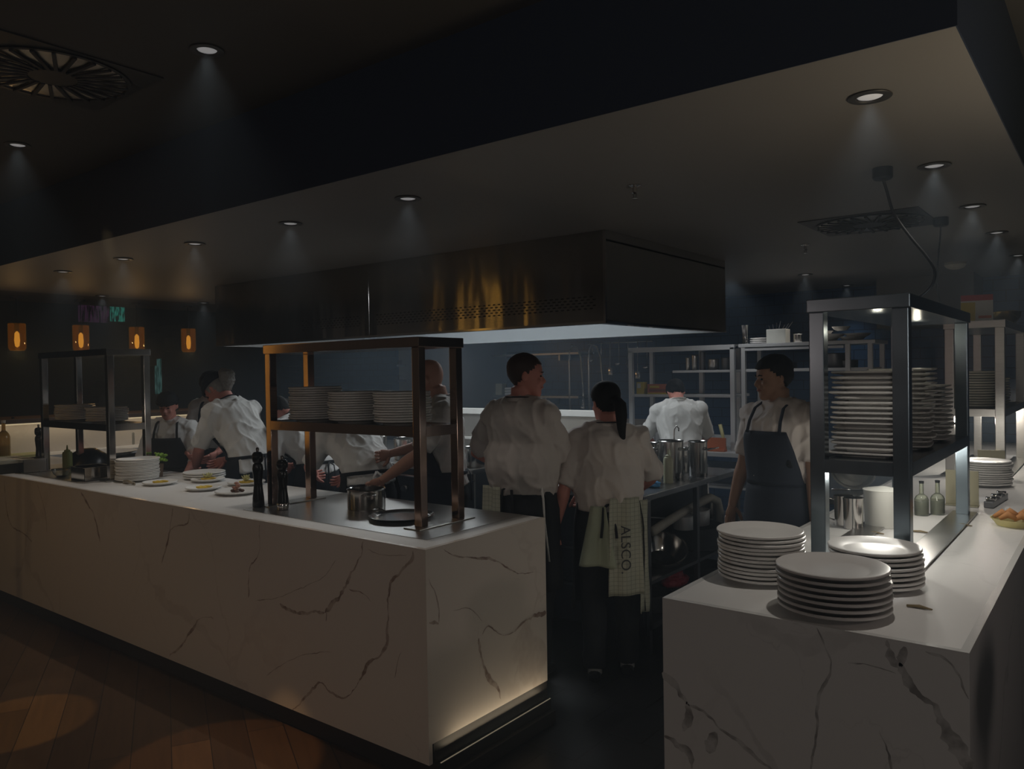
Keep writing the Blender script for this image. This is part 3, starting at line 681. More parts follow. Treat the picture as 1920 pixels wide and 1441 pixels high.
    for Sh, E, Wp, sx in ((SHr, Er, Wr, 1), (SHl, El, Wl, -1)):
        inn = bend((sx*.10*width, -.01, 1.40))
        L = (E-Sh).length
        if sleeve <= 1: end = [Sh.lerp(E, sleeve*.5), Sh.lerp(E, sleeve)]; rad = [.066*s, .064*s]
        else: end = [Sh.lerp(E, .6), E, E.lerp(Wp, sleeve-1)]; rad = [.064*s, .058*s, .054*s]
        tube(bm, [inn, Sh, ]+end, [.075*s, .068*s]+rad, 18)
        # trailing slack of the sleeve
    for Sh in (SHr, SHl):
        ell(bm, Sh+Vector((0, 0, .006*s)), (.077*s,)*3); tube(bm, [bend((0, -.014, 1.462)), Sh.lerp(bend((0, -.014, 1.462)), .4)+Vector((0, 0, .012*s)), Sh], [.078*s, .072*s, .066*s], 16)
    tube(bm, [bend((0, -.014, 1.45)), bend((0, -.013, 1.497))], [(.084*s), (.070*s)], 20)
    sh = obj('shirt', bm, shirt, t)
    remesh(sh, max(vox, .009)*1.0, 3, (.015*s, 8, 5, seed))
    bm = BM(); w = .067
    tube(bm, [bend((w*math.cos(a)*.98, -.013+w*math.sin(a), 1.500-.012*math.sin(a))) for a in [2*PI*i/28 for i in range(28)]], (.016*s, .005*s), 8, closed=True, side=(0, 0, 1))
    obj('collar', bm, shirt, t, 0)
    # --- trousers and shoes
    bm = BM(); rr = [ellring(z, tor(z)[0]*width+.010, tor(z)[1]+.010, tor(z)[2]) for z in (.79, .85, .92, .98, 1.03)]
    ring_loft(bm, rr, bend)
    for hp, kn, an in hips:
        tube(bm, [hp+Vector((0, 0, .02)), hp.lerp(kn, .5), kn, kn.lerp(an, .5), an+Vector((0, 0, -.005))], [.105*s, .092*s, .078*s, .070*s, .068*s], 18)
    tr = obj('trousers', bm, BLACKC, t)
    remesh(tr, .014, 3, (.008, 9, 5, seed+4))
    for hp, kn, an in hips:
        bm = BM(); tube(bm, [an+Vector((0, -.055*s, -.045*s)), an+Vector((0, -.02*s, -.035*s)), an+Vector((0, .05*s, -.045*s)), an+Vector((0, .12*s, -.055*s)), an+Vector((0, .165*s, -.060*s))], [(.030*s, .034*s), (.045*s, .038*s), (.036*s, .042*s), (.027*s, .046*s), (.018*s, .030*s)], 14, side=(0, 0, 1))
        for v in bm.verts: v.co.z = max(v.co.z, .004)
        obj('shoe', bm, SHOEM, t, 60)
        if feet == 'socks':
            bm = BM(); tube(bm, [an+Vector((0, -.005, -.03)), an+Vector((0, 0, .05))], [.044*s, .040*s], 14); obj('sock', bm, SOCKM, t, 0)
    # --- apron
    if apron:
        def shell(z0, z1, a0, a1, off, n=18, rows=12):
            bm = BM(); V = []
            for r in range(rows+1):
                z = z0+(z1-z0)*r/rows; w, d, y = tor(z)
                if z < .95: w, d = max(w, .168)+(.95-z)*.03, max(d, .115)+(.95-z)*.05
                aa = math.radians(a0+(a1-a0)*r/rows); row = []
                for i in range(n+1):
                    a = PI/2+(i/n*2-1)*aa; c, q = math.cos(a), math.sin(a); k = (abs(c)**2.3+abs(q)**2.3)**(-1/2.3)
                    ro = off+.006*noise.noise(Vector((a*3, z*6, seed)))+(.008*math.sin(a*9+seed)*max(0, (.95-z)*1.5))
                    row.append(bm.verts.new(bend(((w*width+ro)*c*k, y+(d+ro)*q*k, z))))
                V.append(row)
            for r in range(rows):
                for i in range(n): bm.faces.new((V[r][i], V[r][i+1], V[r+1][i+1], V[r+1][i]))
            return bm
        am = skirtm or apron
        o = obj('apron_skirt', shell(skirt, 1.06, 118, 112, .034), am, t, 0); so = o.modifiers.new('s', 'SOLIDIFY'); so.thickness = .003
        bm = BM(); w, d, y = tor(1.055)
        tube(bm, [bend(p) for p in ellring(1.055, w*width+.032, d+.032, y, 32)], (.012*s, .003*s), 8, closed=True, side=(0, 0, 1)); obj('apron_string', bm, am, t, 0)
        bm = BM(); yb = y-d-.040
        for sx in (-1, 1):
            tube(bm, [bend((0, yb, 1.055)), bend((sx*.03, yb-.012, 1.03)), bend((sx*.035, yb-.016, .95)), bend((sx*.045, yb-.02, .86))], (.008*s, .002*s), 6, side=(1, 0, 0))
        obj('apron_bow', bm, tie or am, t, 0)
        if bib:
            o = obj('apron_bib', shell(1.05, 1.345, 78, 36, .038), apron, t, 0); so = o.modifiers.new('s', 'SOLIDIFY'); so.thickness = .003
        if strap:
            bm = BM()
            for sx in (-1, 1):
                w, d, y = tor(1.345)
                tube(bm, [bend((sx*.105, y+d+.036, 1.335)), bend((sx*.100, .128, 1.40)), bend((sx*.092, .088, 1.47)), bend((sx*.084, -.01, 1.518)), bend((sx*.045, -.076, 1.522)), bend((0, -.090, 1.522))], (.011*s, .003*s), 8, side=(1, 0, 0))
            obj('neck_strap', bm, apron, t, 0)
    if gloves:
        for q, (E, Wp) in enumerate(((Er, Wr), (El, Wl))):
            bm = BM(); dd = (Wp-E).normalized(); tube(bm, [Wp-dd*.05, Wp+dd*.0], [.036*s, .034*s], 14)
            pn = Vector(palm) if palm else Vector((-1 if q == 0 else 1, 0.2, 0))
            obj('glove_cuff', bm, gloves, t, 0)
    t['_w'] = 1; del t['_w']
    return t, bend, (Er, Wr, El, Wl)

def towel(parent, pts_top, length, mtl, bendf=None, name='tea_towel', seed=0, flare=0.0, thick=0.004):
    """a cloth hanging from a short line pts_top (two points, local), with soft folds"""
    a, b = Vector(pts_top[0]), Vector(pts_top[1]); n, rows = 16, 20; bm = BM(); V = []
    ax = (b-a).normalized(); nr = Vector((ax.y, -ax.x, 0)).normalized()
    for r in range(rows+1):
        f = r/rows; row = []
        for i in range(n+1):
            u = i/n; p = a.lerp(b, u)+ax*(u-.5)*flare*f+Vector((0, 0, -length*f)); p += nr*(.010*math.sin(u*9+seed+f*1.5)+.012*noise.noise(Vector((u*3, f*3, seed)))+.02*f)
            row.append(bm.verts.new(p))
        V.append(row)
    for r in range(rows):
        for i in range(n): bm.faces.new((V[r][i], V[r][i+1], V[r+1][i+1], V[r+1][i]))
    o = obj(name, bm, mtl, parent, 0); so = o.modifiers.new('s', 'SOLIDIFY'); so.thickness = thick
    return o, a, b, nr
def check_cloth():
    m = bpy.data.materials.new('checked_linen'); m.use_nodes = True; nt = m.node_tree; b = nt.nodes['Principled BSDF']; N = nt.nodes.new; L = nt.links.new
    tc = N('ShaderNodeTexCoord'); mp = N('ShaderNodeMapping'); mp.inputs['Rotation'].default_value = (PI/2, 0, 0); L(tc.outputs['Object'], mp.inputs['Vector'])
    br = N('ShaderNodeTexBrick'); br.offset = 0; br.inputs['Scale'].default_value = 1; br.inputs['Brick Width'].default_value = .022; br.inputs['Row Height'].default_value = .022; br.inputs['Mortar Size'].default_value = .0012
    br.inputs['Color1'].default_value = (.50, .50, .40, 1); br.inputs['Color2'].default_value = (.48, .48, .38, 1); br.inputs['Mortar'].default_value = (.28, .29, .22, 1)
    L(mp.outputs[0], br.inputs['Vector']); L(br.outputs['Color'], b.inputs['Base Color']); b.inputs['Roughness'].default_value = .9
    return m
CHECK = check_cloth()
def lettering(text, size, m, parent, mtx, name='lettering', ext=.0008):
    c = bpy.data.curves.new('t', 'FONT'); c.body = text; c.size = size; c.extrude = ext; c.align_x = 'CENTER'; c.align_y = 'CENTER'
    o = bpy.data.objects.new('t', c); COL.objects.link(o)
    dg = bpy.context.evaluated_depsgraph_get(); me = bpy.data.meshes.new_from_object(o.evaluated_get(dg)); bpy.data.objects.remove(o); bpy.data.curves.remove(c)
    me.name = name; me.materials.clear(); me.materials.append(m); q = bpy.data.objects.new(name, me); COL.objects.link(q); q.parent = parent; q.matrix_local = mtx
    return q

# 1: man with cropped hair, back to the camera, head in profile
t1, b1, j1 = person('person with cropped hair seen from behind in a loose off-white shirt, face turned in profile', (-2.53, 3.33), 4, s=0.985, skin=SKINR, shirt=BEIGEC, wr=(.17, .30, .98), wl=(-.21, .24, 1.10), pr=(.35, -1, -.3), pl=(-1.0, -.5, -.3),
    hyaw=-50, hpitch=4, hair='crop', hairm=HAIRBR, apron=BLACKC, bib=False, skirt=.5, sleeve=.90, hem=1.00, blouse=1.3, vox=.0075, seed=1.3, width=1.02, curl=.7)
towel(t1, [(-.165, -.125, 1.03), (-.04, -.165, 1.03)], .42, CHECK, seed=1.0)
bm = BM(); tube(bm, [(.165, -.08, 1.04), (.19, -.10, .98), (.20, -.105, .86), (.215, -.105, .74), (.22, -.1, .66)], [(.014, .006), (.012, .005), (.009, .004), (.009, .004), (.011, .004)], 8)
obj('apron_cord', bm, WHITEC, t1, 0)
# 2: woman with the towels
t2, b2, j2 = person('person with a dark ponytail seen from behind, printed tea towels tucked at the hip', (-2.145, 3.58), 30, s=0.893, skin=SKINR, shirt=BEIGEC, wl=(-.33, -.03, .86), wr=(.17, .33, 1.06), pl=(-.4, -1, 0), pr=(1, -.5, -.2),
    hyaw=28, hpitch=4, hair='pony', hairm=HAIRB, apron=BLACKC, bib=False, skirt=.42, sleeve=.98, hem=1.00, blouse=.9, vox=.0075, seed=2.1, curl=.4, width=1.06, feet='socks', stance=.06)
tw, ta, tb, tn = towel(t2, [(.005, -.158, .975), (.160, -.100, .975)], .50, CHECK, seed=2.0, flare=.03)
tw2, _, _, _ = towel(t2, [(-.095, -.125, .93), (-.015, -.140, .93)], .31, mat('faded_green_linen', (.42, .46, .34), .9), seed=5.0, flare=.12)
tw3, _, _, _ = towel(t2, [(.14, -.09, .95), (.20, -.01, .95)], .58, CHECK, seed=7.0, flare=.0)
ink = mat('towel_print', (.05, .05, .05), .8)
def on_towel(par, u, f, a, b, nr, length, size, text):
    ax = (b-a).normalized(); p = a.lerp(b, u)+Vector((0, 0, -length*f))+nr*(.014+.02*f+.012)
    # reads downwards: letter x axis -> down, letter up -> towards +ax
    X = Vector((0, 0, -1)); Y = ax; Z = X.cross(Y)
    if Z.dot(nr) < 0: pass
    M = Matrix((X, Y, Z)).transposed().to_4x4(); M.translation = p
    return lettering(text, size, ink, par, M)
on_towel(tw, .42, .52, ta, tb, tn, .50, .074, 'ALSCO.')
# 3: white chef far behind
t3, b3, j3 = person('person in a bright white jacket bent over the back bench, seen from behind', (-2.86, 5.95), 38, s=0.915, lean=14, skin=SKINR, shirt=WHITEC, wr=(.14, .36, 1.02), wl=(-.14, .36, 1.02), pr=(1.6, -.5, -.2), pl=(-1.6, -.5, -.2),
    hyaw=0, hpitch=38, hair='back', apron=WHITEC, bib=False, skirt=.5, sleeve=.95, hem=.98, vox=.010, seed=3.3, width=1.12)
bm = BM(); tube(bm, [(.02, -.17, 1.0), (.045, -.185, .94), (.015, -.19, .86), (-.03, -.19, .78)], [(.03, .012), (.034, .012), (.032, .010), (.02, .008)], 10); obj('red_towel', bm, mat('crimson_cloth', (.35, .03, .06), .8), t3, 0)
# 4: dark haired chef in a navy apron, profile
t4, b4, j4 = person('person with short black hair in navy bib apron, standing in profile behind the serving counter', (-1.44, 4.18), 163, s=0.965, skin=SKINT, shirt=BEIGEC, wr=(.33, .02, .84), wl=(-.25, .05, .86), pr=(.3, -1, 0), pl=(-.4, -1, 0),
    hyaw=-34, hpitch=6, hair='short', hairm=HAIRB, apron=NAVYC, skirt=.45, sleeve=.80, hem=.95, vox=.0075, seed=4.2, curl=.45, width=1.04)
bm = BM(); ell(bm, b4((-.14, .118, 1.18)), (.020, .006, .018), 12, 8); ell(bm, b4((-.152, .118, 1.165)), (.016, .006, .010), 12, 8); obj('badge', bm, BLACKC, t4, 0)
# 5: bald man
t5, b5, j5 = person('bald person with a long navy apron between the posts of the copper-toned rack', (-3.22, 3.47), 138, s=0.985, lean=4, skin=SKIN, shirt=WHITEC, wr=(.26, .32, 1.15), wl=(-.16, .38, 1.04), pr=(1, -.6, -.8), pl=(-1, -.4, -.6),
    hyaw=-25, hpitch=20, hair='bald', apron=NAVYC, skirt=.35, sleeve=.85, hem=.98, vox=.008, seed=5.5, curl=.8)
# 6: stooping cook, head hidden behind plates
t6, b6, j6 = person('person stooping with their head behind the rack plates, white shirt and dark trousers', (-3.72, 3.30), 72, s=0.96, lean=42, skin=SKINR, shirt=WHITEC, wr=(.13, .68, .96), wl=(-.13, .66, 1.0), pr=(.9, -.3, -.8), pl=(-.9, -.3, -.8),
    hpitch=25, hair='short', apron=BLACKC, skirt=.5, bib=False, sleeve=.9, hem=.99, vox=.010, seed=6.5, tie=WHITEC)
# 7: man with black cap bending over plates
t7, b7, j7 = person('person in black cap with grey hair, bending over the plated food', (-4.93, 3.28), 100, s=1.0, lean=27, skin=SKINR, shirt=WHITEC, wr=(.17, .46, 1.00), wl=(-.08, .50, .98), pr=(.8, -.7, -.6), pl=(-.9, -.5, -.5),
    hyaw=6, hpitch=18, hair='bun', hairm=HAIRG, cap=BLACKC, apron=BLACKC, skirt=.4, sleeve=.92, hem=.96, vox=.008, seed=7.7, width=1.04)
# 8: woman with black cap facing
t8, b8, j8 = person('person in black cap and black bib apron facing the pass, smiling down at it', (-6.05, 3.28), 222, s=0.865, lean=4, skin=SKINR, shirt=WHITEC, wr=(.16, .26, .98), wl=(-.20, .28, .98), pr=(.8, -.6, -.4), pl=(-.8, -.6, -.4),
    hyaw=0, hpitch=12, hair='short', hairm=HAIRB, cap=BLACKC, apron=BLACKC, skirt=.5, sleeve=1.35, hem=.95, vox=.008, seed=8.1)
# 9, 10: two more cooks, half hidden
t9, b9, j9 = person('person in white shirt half hidden behind the capped cook, reaching forward', (-6.02, 3.72), 215, s=0.98, lean=14, side=0, skin=SKINR, shirt=WHITEC, wr=(.12, .42, 1.05), wl=(-.14, .46, 1.05), pr=(.9, -.6, -.5), pl=(-.9, -.6, -.5),
    hpitch=25, hair='short', apron=BLACKC, bib=False, skirt=.5, sleeve=.95, hem=.96, vox=.012, seed=9.4)
t10, b10, j10 = person('person whose white shoulder shows between the capped cook and the copper-toned rack', (-4.68, 3.66), 95, s=0.93, lean=36, skin=SKINR, shirt=WHITEC, wr=(.14, .44, 1.0), wl=(-.14, .44, 1.0),
    hpitch=25, hair='short', apron=BLACKC, bib=True, skirt=.5, sleeve=.9, hem=.98, vox=.012, seed=10.2)
# ------------------------------------------------------------------ island cooking suite
OVEN = mat('oven_enamel', (0.016, 0.020, 0.030), 0.35)
def suite():
    x0, x1, y0, y1, zt = -3.02, -2.112, 3.90, 5.33, 0.92
    t = thing('cooking_suite', 'dark fronted cooking suite block under the hood corner, pots crowding its top', 'stove', ((x0+x1)/2, (y0+y1)/2, 0))
    cx, cy = (x0+x1)/2, (y0+y1)/2
    def lb(bm, a, b, c, d, e, f, bev=0): box(bm, a-cx, b-cx, c-cy, d-cy, e, f, bev)
    bm = BM(); lb(bm, x0, x1, y0, y1, zt-.035, zt, .004); obj('worktop', bm, mat('worktop_steel', (0.30, 0.31, 0.33), 0.28, 1.0, var=(5, .2)), t)
    bm = BM(); lb(bm, x0, x1-.30, y0+.03, y1, 0.12, zt-.035); lb(bm, x1-.30, x1-.005, y0+.03, y0+.06, 0.12, zt-.035); lb(bm, x0, x1-.1, y0+.35, y1, 0, .12)
    obj('body', bm, OVEN, t)
    for e, f in ((.62, .86), (.40, .60), (.16, .38)):
        bm = BM(); lb(bm, x0+.02, x1-.02, y0+.015, y0+.03, e, f, .004)
        dr = obj('drawer', bm, OVEN, t)
        bm = BM(); lb(bm, x0+.08, x1-.08, y0-.010, y0+.002, f-.035, f-.02, .003); lb(bm, x0+.08, x0+.10, y0+.0, y0+.016, f-.035, f-.02); lb(bm, x1-.10, x1-.08, y0, y0+.016, f-.035, f-.02)
        obj('handle', bm, mat('dark_handle', (.10, .11, .12), .4, .8), dr)
    # open shelving on the aisle side
    bm = BM(); lb(bm, x1-.30, x1-.005, y0+.06, y1, .14, .17); obj('shelf', bm, STEELD, t)
    bm = BM(); lb(bm, x1-.30, x1-.005, y0+.06, y1, .40, .42); obj('shelf', bm, STEELD, t)
    for yy in (y0+.06, (y0+y1)/2, y1-.04):
        bm = BM(); lb(bm, x1-.035, x1-.005, yy, yy+.035, 0, zt-.035, .003); obj('upright', bm, STEELD, t)
    bm = BM()
    for xx in (-2.85, -2.62):
        for yy in (4.35, 4.8): lathe(bm, [(.10, 0), (.10, .012), (.085, .014), (.085, .004), (.03, .004)], 24, (xx-cx, yy-cy, zt), cap=False)
    obj('burner_rings', bm, IRON, t, 30)
    # far block of the same island
    x2, x3 = -6.20, -3.395; cx = (x2+x3)/2
    t = thing('range_block', 'long steel range block of the island behind the stooping cooks', 'stove', (cx, cy, 0))
    def lb(bm, a, b, c, d, e, f, bev=0): box(bm, a-cx, b-cx, c-cy, d-cy, e, f, bev)
    bm = BM(); lb(bm, x2, x3, y0+.02, y1, .955, .985, .004); obj('worktop', bm, STEEL, t)
    bm = BM(); lb(bm, x2, x3-.02, y0+.10, y1, .10, .955); obj('body', bm, OVEN, t)
    bm = BM(); lb(bm, x3-.02, x3, y0+.05, y1, .0, .955, .003); obj('side_panel', bm, mat('side_steel', (.30, .31, .30), .35, 1.0, var=(3, .15)), t)
    bm = BM(); lb(bm, x2, x3-.01, y0, y0+.10, .90, .915, .003); obj('landing_shelf', bm, CHROME, t)
    for k in range(7):
        xx = x2+.2+k*.38
        bm = BM(); tube(bm, [(xx-cx, y0+.10-cy, .80), (xx-cx, y0+.075-cy, .80)], .028, 16); tube(bm, [(xx-cx, y0+.075-cy, .80), (xx-cx, y0+.055-cy, .80)], .020, 16); obj('knob', bm, CHROME, t, 40)
    # central guard behind
    xa, xb = -4.95, -3.27; cx = (xa+xb)/2
    t = thing('splash_guard', 'pale steel splash guard with white capping at the back of the island', 'splashback', (cx, 5.40, 0))
    bm = BM(); box(bm, xa-cx, xb-cx, -.03, .03, .0, 1.26, .002); obj('panel', bm, mat('guard_steel', (.62, .60, .56), .33, .85, var=(3, .12), stretch=(6, 1, .3)), t)
    bm = BM(); box(bm, xa-cx, xb-cx, -.045, .035, 1.26, 1.31, .004); box(bm, xa-cx, xb-cx, -.05, -.03, 1.03, 1.05, .002); obj('capping', bm, mat('white_enamel', (.78, .77, .73), .35), t)
suite()

# ------------------------------------------------------------------ pots and small things
def pot(name, label, x, y, z, r, h, m=POT, cat='pot', handles='side', lid=False, group=None, open_=True, tilt=None, rz=0.0):
    t = thing(name, label, cat, (x, y, z), rz, group)
    bm = BM(); lathe(bm, [(0, 0), (r*.97, 0), (r, .006), (r, h-.004), (r+.004, h), (r, h+.003), (r-.004, h-.002), (r-.005, .008), (0, .006)], 36, cap=False)
    obj('vessel', bm, m, t, 35)
    if handles == 'side':
        for s in (-1, 1):
            bm = BM(); tube(bm, [(s*(r-.002), -.035, h*.78), (s*(r+.028), -.030, h*.80), (s*(r+.034), 0, h*.80), (s*(r+.028), .030, h*.80), (s*(r-.002), .035, h*.78)], .0045, 8); obj('handle', bm, m, t, 0)
    if handles == 'long':
        bm = BM(); tube(bm, [(r-.002, 0, h*.75), (r+.05, 0, h*.85), (r+.20, 0, h*1.05)], [(.004, .010), (.004, .008), (.005, .010)], 8, side=(0, 0, 1)); obj('handle', bm, m, t, 0)
    if lid:
        bm = BM(); lathe(bm, [(r+.006, h+.003), (r+.006, h+.007), (r*.5, h+.018), (.015, h+.022), (.012, h+.04), (.018, h+.05), (0, h+.052)], 30, cap=False); obj('lid', bm, m, t, 40)
    if tilt: t.rotation_euler = (tilt[0], tilt[1], rz)
    return t
def bowl(name, label, x, y, z, r, h, m=POT, tilt=None, group=None, cat='bowl'):
    bm = BM(); lathe(bm, [(0, 0), (r*.45, 0), (r*.62, h*.12), (r*.86, h*.5), (r*.98, h*.95), (r*1.04, h), (r*1.04, h+.004), (r*.97, h+.002), (r*.83, h*.5), (r*.58, h*.16), (0, .006)], 40, cap=False)
    o = obj(name, bm, m, None, 35); o.location = (x, y, z)
    if tilt: o.rotation_euler = tilt
    return tag(o, label, cat, group)
def bottle(name, label, x, y, z, r, h, m, capm, neck=.35, cat='bottle', liquid=None, group=None, lv=.5):
    t = thing(name, label, cat, (x, y, z), 0, group); nb = h*(1-neck)
    bm = BM(); lathe(bm, [(0, 0), (r*.95, 0), (r, .005), (r, nb*.85), (r*.8, nb), (r*.32, nb+h*.08), (r*.30, h*.94), (0, h*.94)], 24, cap=False); obj('glass', bm, m, t, 40)
    if liquid:
        bm = BM(); lathe(bm, [(0, .003), (r*.92, .003), (r*.92, nb*lv), (0, nb*lv)], 20, cap=False); obj('liquid', bm, liquid, t, 40)
    bm = BM(); lathe(bm, [(r*.33, h*.93), (r*.36, h), (0, h*1.01)], 16, cap=False); obj('stopper', bm, capm, t, 40)
    return t
def squeeze(label, x, y, z, r, h, m, group=None):
    t = thing('squeeze_bottle', label, 'bottle', (x, y, z), 0, group)
    bm = BM(); lathe(bm, [(0, 0), (r, 0), (r, h*.68), (r*.85, h*.74), (r*.5, h*.76), (0, h*.76)], 24, cap=False); obj('bottle_body', bm, m, t, 40)
    bm = BM(); lathe(bm, [(r*.62, h*.75), (r*.62, h*.80), (r*.22, h*.83), (r*.10, h), (0, h)], 18, cap=False); obj('nozzle', bm, m, t, 40)
def pepper_mill(label, x, y, z, h, m=BLACKWOOD, metal=False, group=None):
    t = thing('pepper_mill', label, 'pepper mill', (x, y, z), 0, group); k = h/.31
    bm = BM(); lathe(bm, [(0, 0), (.030, 0), (.031, .012), (.029, .05), (.023, .10), (.021, .13), (.025, .17), (.028, .20), (.024, .222), (.018, .226), (0, .226)], 28, cap=False)
    for v in bm.verts: v.co.z *= k
    obj('mill_body', bm, m, t, 45)
    bm = BM(); lathe(bm, [(.017, .226), (.026, .236), (.029, .255), (.027, .275), (.019, .285), (0, .288)], 28, cap=False)
    for v in bm.verts: v.co.z *= k
    obj('mill_head', bm, m, t, 45)
    bm = BM(); lathe(bm, [(.006, .286), (.008, .296), (.009, .303), (.005, .309), (0, .310)], 14, cap=False)
    for v in bm.verts: v.co.z *= k
    obj('knob', bm, CHROME, t, 40)
    if metal:
        bm = BM(); lathe(bm, [(.0315, .002), (.0325, .006), (.0325, .03), (.031, .034)], 28, cap=False); obj('foot_band', bm, CHROME, t, 40)
Z9 = .9205
pot('stockpot', 'tall ladle-topped steel stockpot, biggest on the cooking suite corner', -2.30, 4.62, Z9, .082, .25)
pot('stockpot', 'narrow steel pot behind the biggest stockpot on the suite edge', -2.22, 4.86, Z9, .062, .23)
pot('stockpot', 'dull steel pot beside the squeeze bottle on the cooking suite', -2.51, 4.68, Z9, .080, .22, handles='side')
pot('sauce_pan', 'long handled steel pan standing behind the stockpots', -2.42, 4.95, Z9, .09, .16, handles='long', rz=.6)
t = thing('ladle', 'steel ladle with hooked handle resting in the biggest stockpot', 'ladle', (-2.30, 4.62, Z9+.02)); bm = BM()
tube(bm, [(0, 0, 0), (.01, .02, .15), (.015, .03, .30), (.03, .03, .325), (.045, .03, .31), (.045, .03, .29)], .004, 8); ell(bm, (0, 0, .012), (.03, .03, .02)); obj('ladle_body', bm, CHROME, t, 0)
squeeze('pale cream squeeze bottle with dark sauce on the suite corner', -2.235, 4.455, Z9, .030, .215, mat('cream_plastic', (.55, .56, .40), .4))
bottle('spice_jar', 'small white capped spice jar beside the cream squeeze bottle', -2.285, 4.40, Z9, .024, .15, mat('jar_pale', (.6, .58, .5), .3), PAPER, neck=.12, cat='jar')
bm = BM(); ell(bm, (0, 0, .012), (.06, .035, .014)); ell(bm, (.02, .01, .024), (.035, .03, .012)); ell(bm, (-.03, 0, .02), (.02, .03, .013))
o = obj('blue_cloth', bm, mat('blue_wipe', (.10, .32, .62), .7), None, 0); o.location = (-2.24, 4.24, Z9); remesh(o, .005, 1, (.004, 60, 60, 2)); tag(o, 'crumpled blue wipe on the corner of the cooking suite', 'cloth')
bm = BM(); box(bm, -.16, .16, -.05, .05, 0, .006, .002); o = obj('paper_docket', bm, PAPER, None); o.location = (-2.66, 3.965, Z9); tag(o, 'white order docket lying on the suite front edge', 'paper')
bowl('mixing_bowl', 'small steel bowl between the two cooks seen from behind', -2.80, 4.20, Z9, .07, .07)
pot('sauce_pan', 'steel pan with upright spoon on the suite between the two cooks', -2.94, 4.50, Z9, .085, .09, handles='long', rz=2.6)
bm = BM(); tube(bm, [(0, 0, 0), (.02, .01, .30)], [.004, .003], 8); ell(bm, (0, 0, .01), (.02, .012, .03)); o = obj('spoon', bm, STEELD, None, 0); o.location = (-2.99, 4.52, Z9+.008); tag(o, 'dark spoon standing upright in the pan between the cooks', 'spoon')
pot('white_tub', 'small white tub at the back of the suite near the ponytailed cook', -2.78, 4.75, Z9, .05, .10, m=PAPER, handles=None, cat='tub')
for i, (xx, yy, r, h) in enumerate(((-3.52, 4.10, .10, .13), (-3.80, 4.25, .12, .10), (-4.25, 4.20, .13, .16), (-4.85, 4.35, .12, .18), (-5.35, 4.30, .14, .12), (-4.55, 4.75, .15, .25), (-3.60, 4.75, .10, .2))):
    pot('sauce_pan' if h < .14 else 'stockpot', ['steel pot on the range corner behind the loose-shirted cook', 'wide low pan on the range block behind the bald cook', 'mid-sized pot on the range behind the stooping cook', 'tall pot on the range seen under the rack shelf', 'wide pan on the range behind the capped cook', 'large back-row stockpot on the range block', 'back-row pot on the range beside the splash guard'][i], xx, yy, .9855, r, h)
t = thing('cloth_pile', 'heap of folded white cloths beside the bald cook', 'cloth', (-3.55, 4.42, .9855))
for k, (dx, dz, w) in enumerate(((0, 0, .11), (.012, .035, .105), (-.006, .07, .10), (.01, .105, .09))):
    bm = BM(); box(bm, dx-w, dx+w, -.09, .09, dz, dz+.033, .012); obj('folded_cloth', bm, WHITEC, t, 0)
t = thing('flat_bread_tray', 'tray of pale dough mounds on the range between the stooping and bald cooks', 'tray', (-4.10, 4.55, .9855)); bm = BM(); box(bm, -.22, .22, -.14, .14, 0, .02, .005); obj('tray', bm, STEEL, t)
for k in range(5):
    bm = BM(); ell(bm, (-.16+k*.08, 0, .04), (.05, .10, .035)); obj('dough_mound', bm, mat('dough', (.7, .66, .55), .7), t, 0)
# under the suite
bowl('mixing_bowl', 'large shiny steel bowl tipped outward on the suite undershelf', -2.27, 4.40, .425, .155, .12, m=CHROME, tilt=(.38, .32, 0))
pot('black_pot', 'wide black pot on the suite undershelf beside the shiny bowl', -2.27, 4.95, .425, .17, .15, m=IRON)
pot('sauce_pan', 'steel saucepan sitting inside the wide black pot', -2.27, 4.93, .58, .09, .10, m=SATIN, handles='long', rz=2.4)
pot('sauce_pan', 'small steel saucepan stacked on the black pot with raised handle', -2.27, 4.74, .58, .07, .09, m=SATIN, handles='long', rz=-2.2)
pot('stockpot', 'slim steel canister at the far end of the suite undershelf', -2.27, 5.20, .425, .05, .28, handles=None, cat='canister')
pot('black_pot', 'black pan on the bottom shelf of the suite', -2.27, 5.02, .172, .14, .12, m=IRON)
for zz, yy in ((.172, 4.62), (.172, 4.25)): pot('black_pot', 'dark pan on the bottom shelf %s' % ('below the shiny bowl' if yy > 4.5 else 'at the front corner'), -2.28, yy+.02, zz, .13, .10, m=IRON)
t = thing('red_crate', 'crimson mesh bag and lid on the shelf below the shiny bowl', 'bag', (-2.20, 4.46, .275)); bm = BM(); ell(bm, (0, 0, .035), (.07, .13, .035)); ell(bm, (0, -.02, .08), (.05, .08, .03))
o = obj('bag', bm, mat('crimson_plastic', (.33, .025, .045), .4), t, 0); remesh(o, .008, 1, (.008, 40, 40, 3))
t = thing('duct_hose', 'pale ribbed hose slung along under the suite worktop', 'hose', (-2.19, 4.6, .70)); bm = BM()
pts = [(0, -.45, -.03), (0, -.25, .0), (0, 0, .03), (0, .20, .05), (0, .38, .06), (0, .50, .02), (0, .54, -.06), (0, .54, -.14)]
tube(bm, pts, .028, 16); obj('hose_body', bm, mat('hose_grey', (.34, .33, .30), .6, bump=(60, .5, .004)), t, 0)

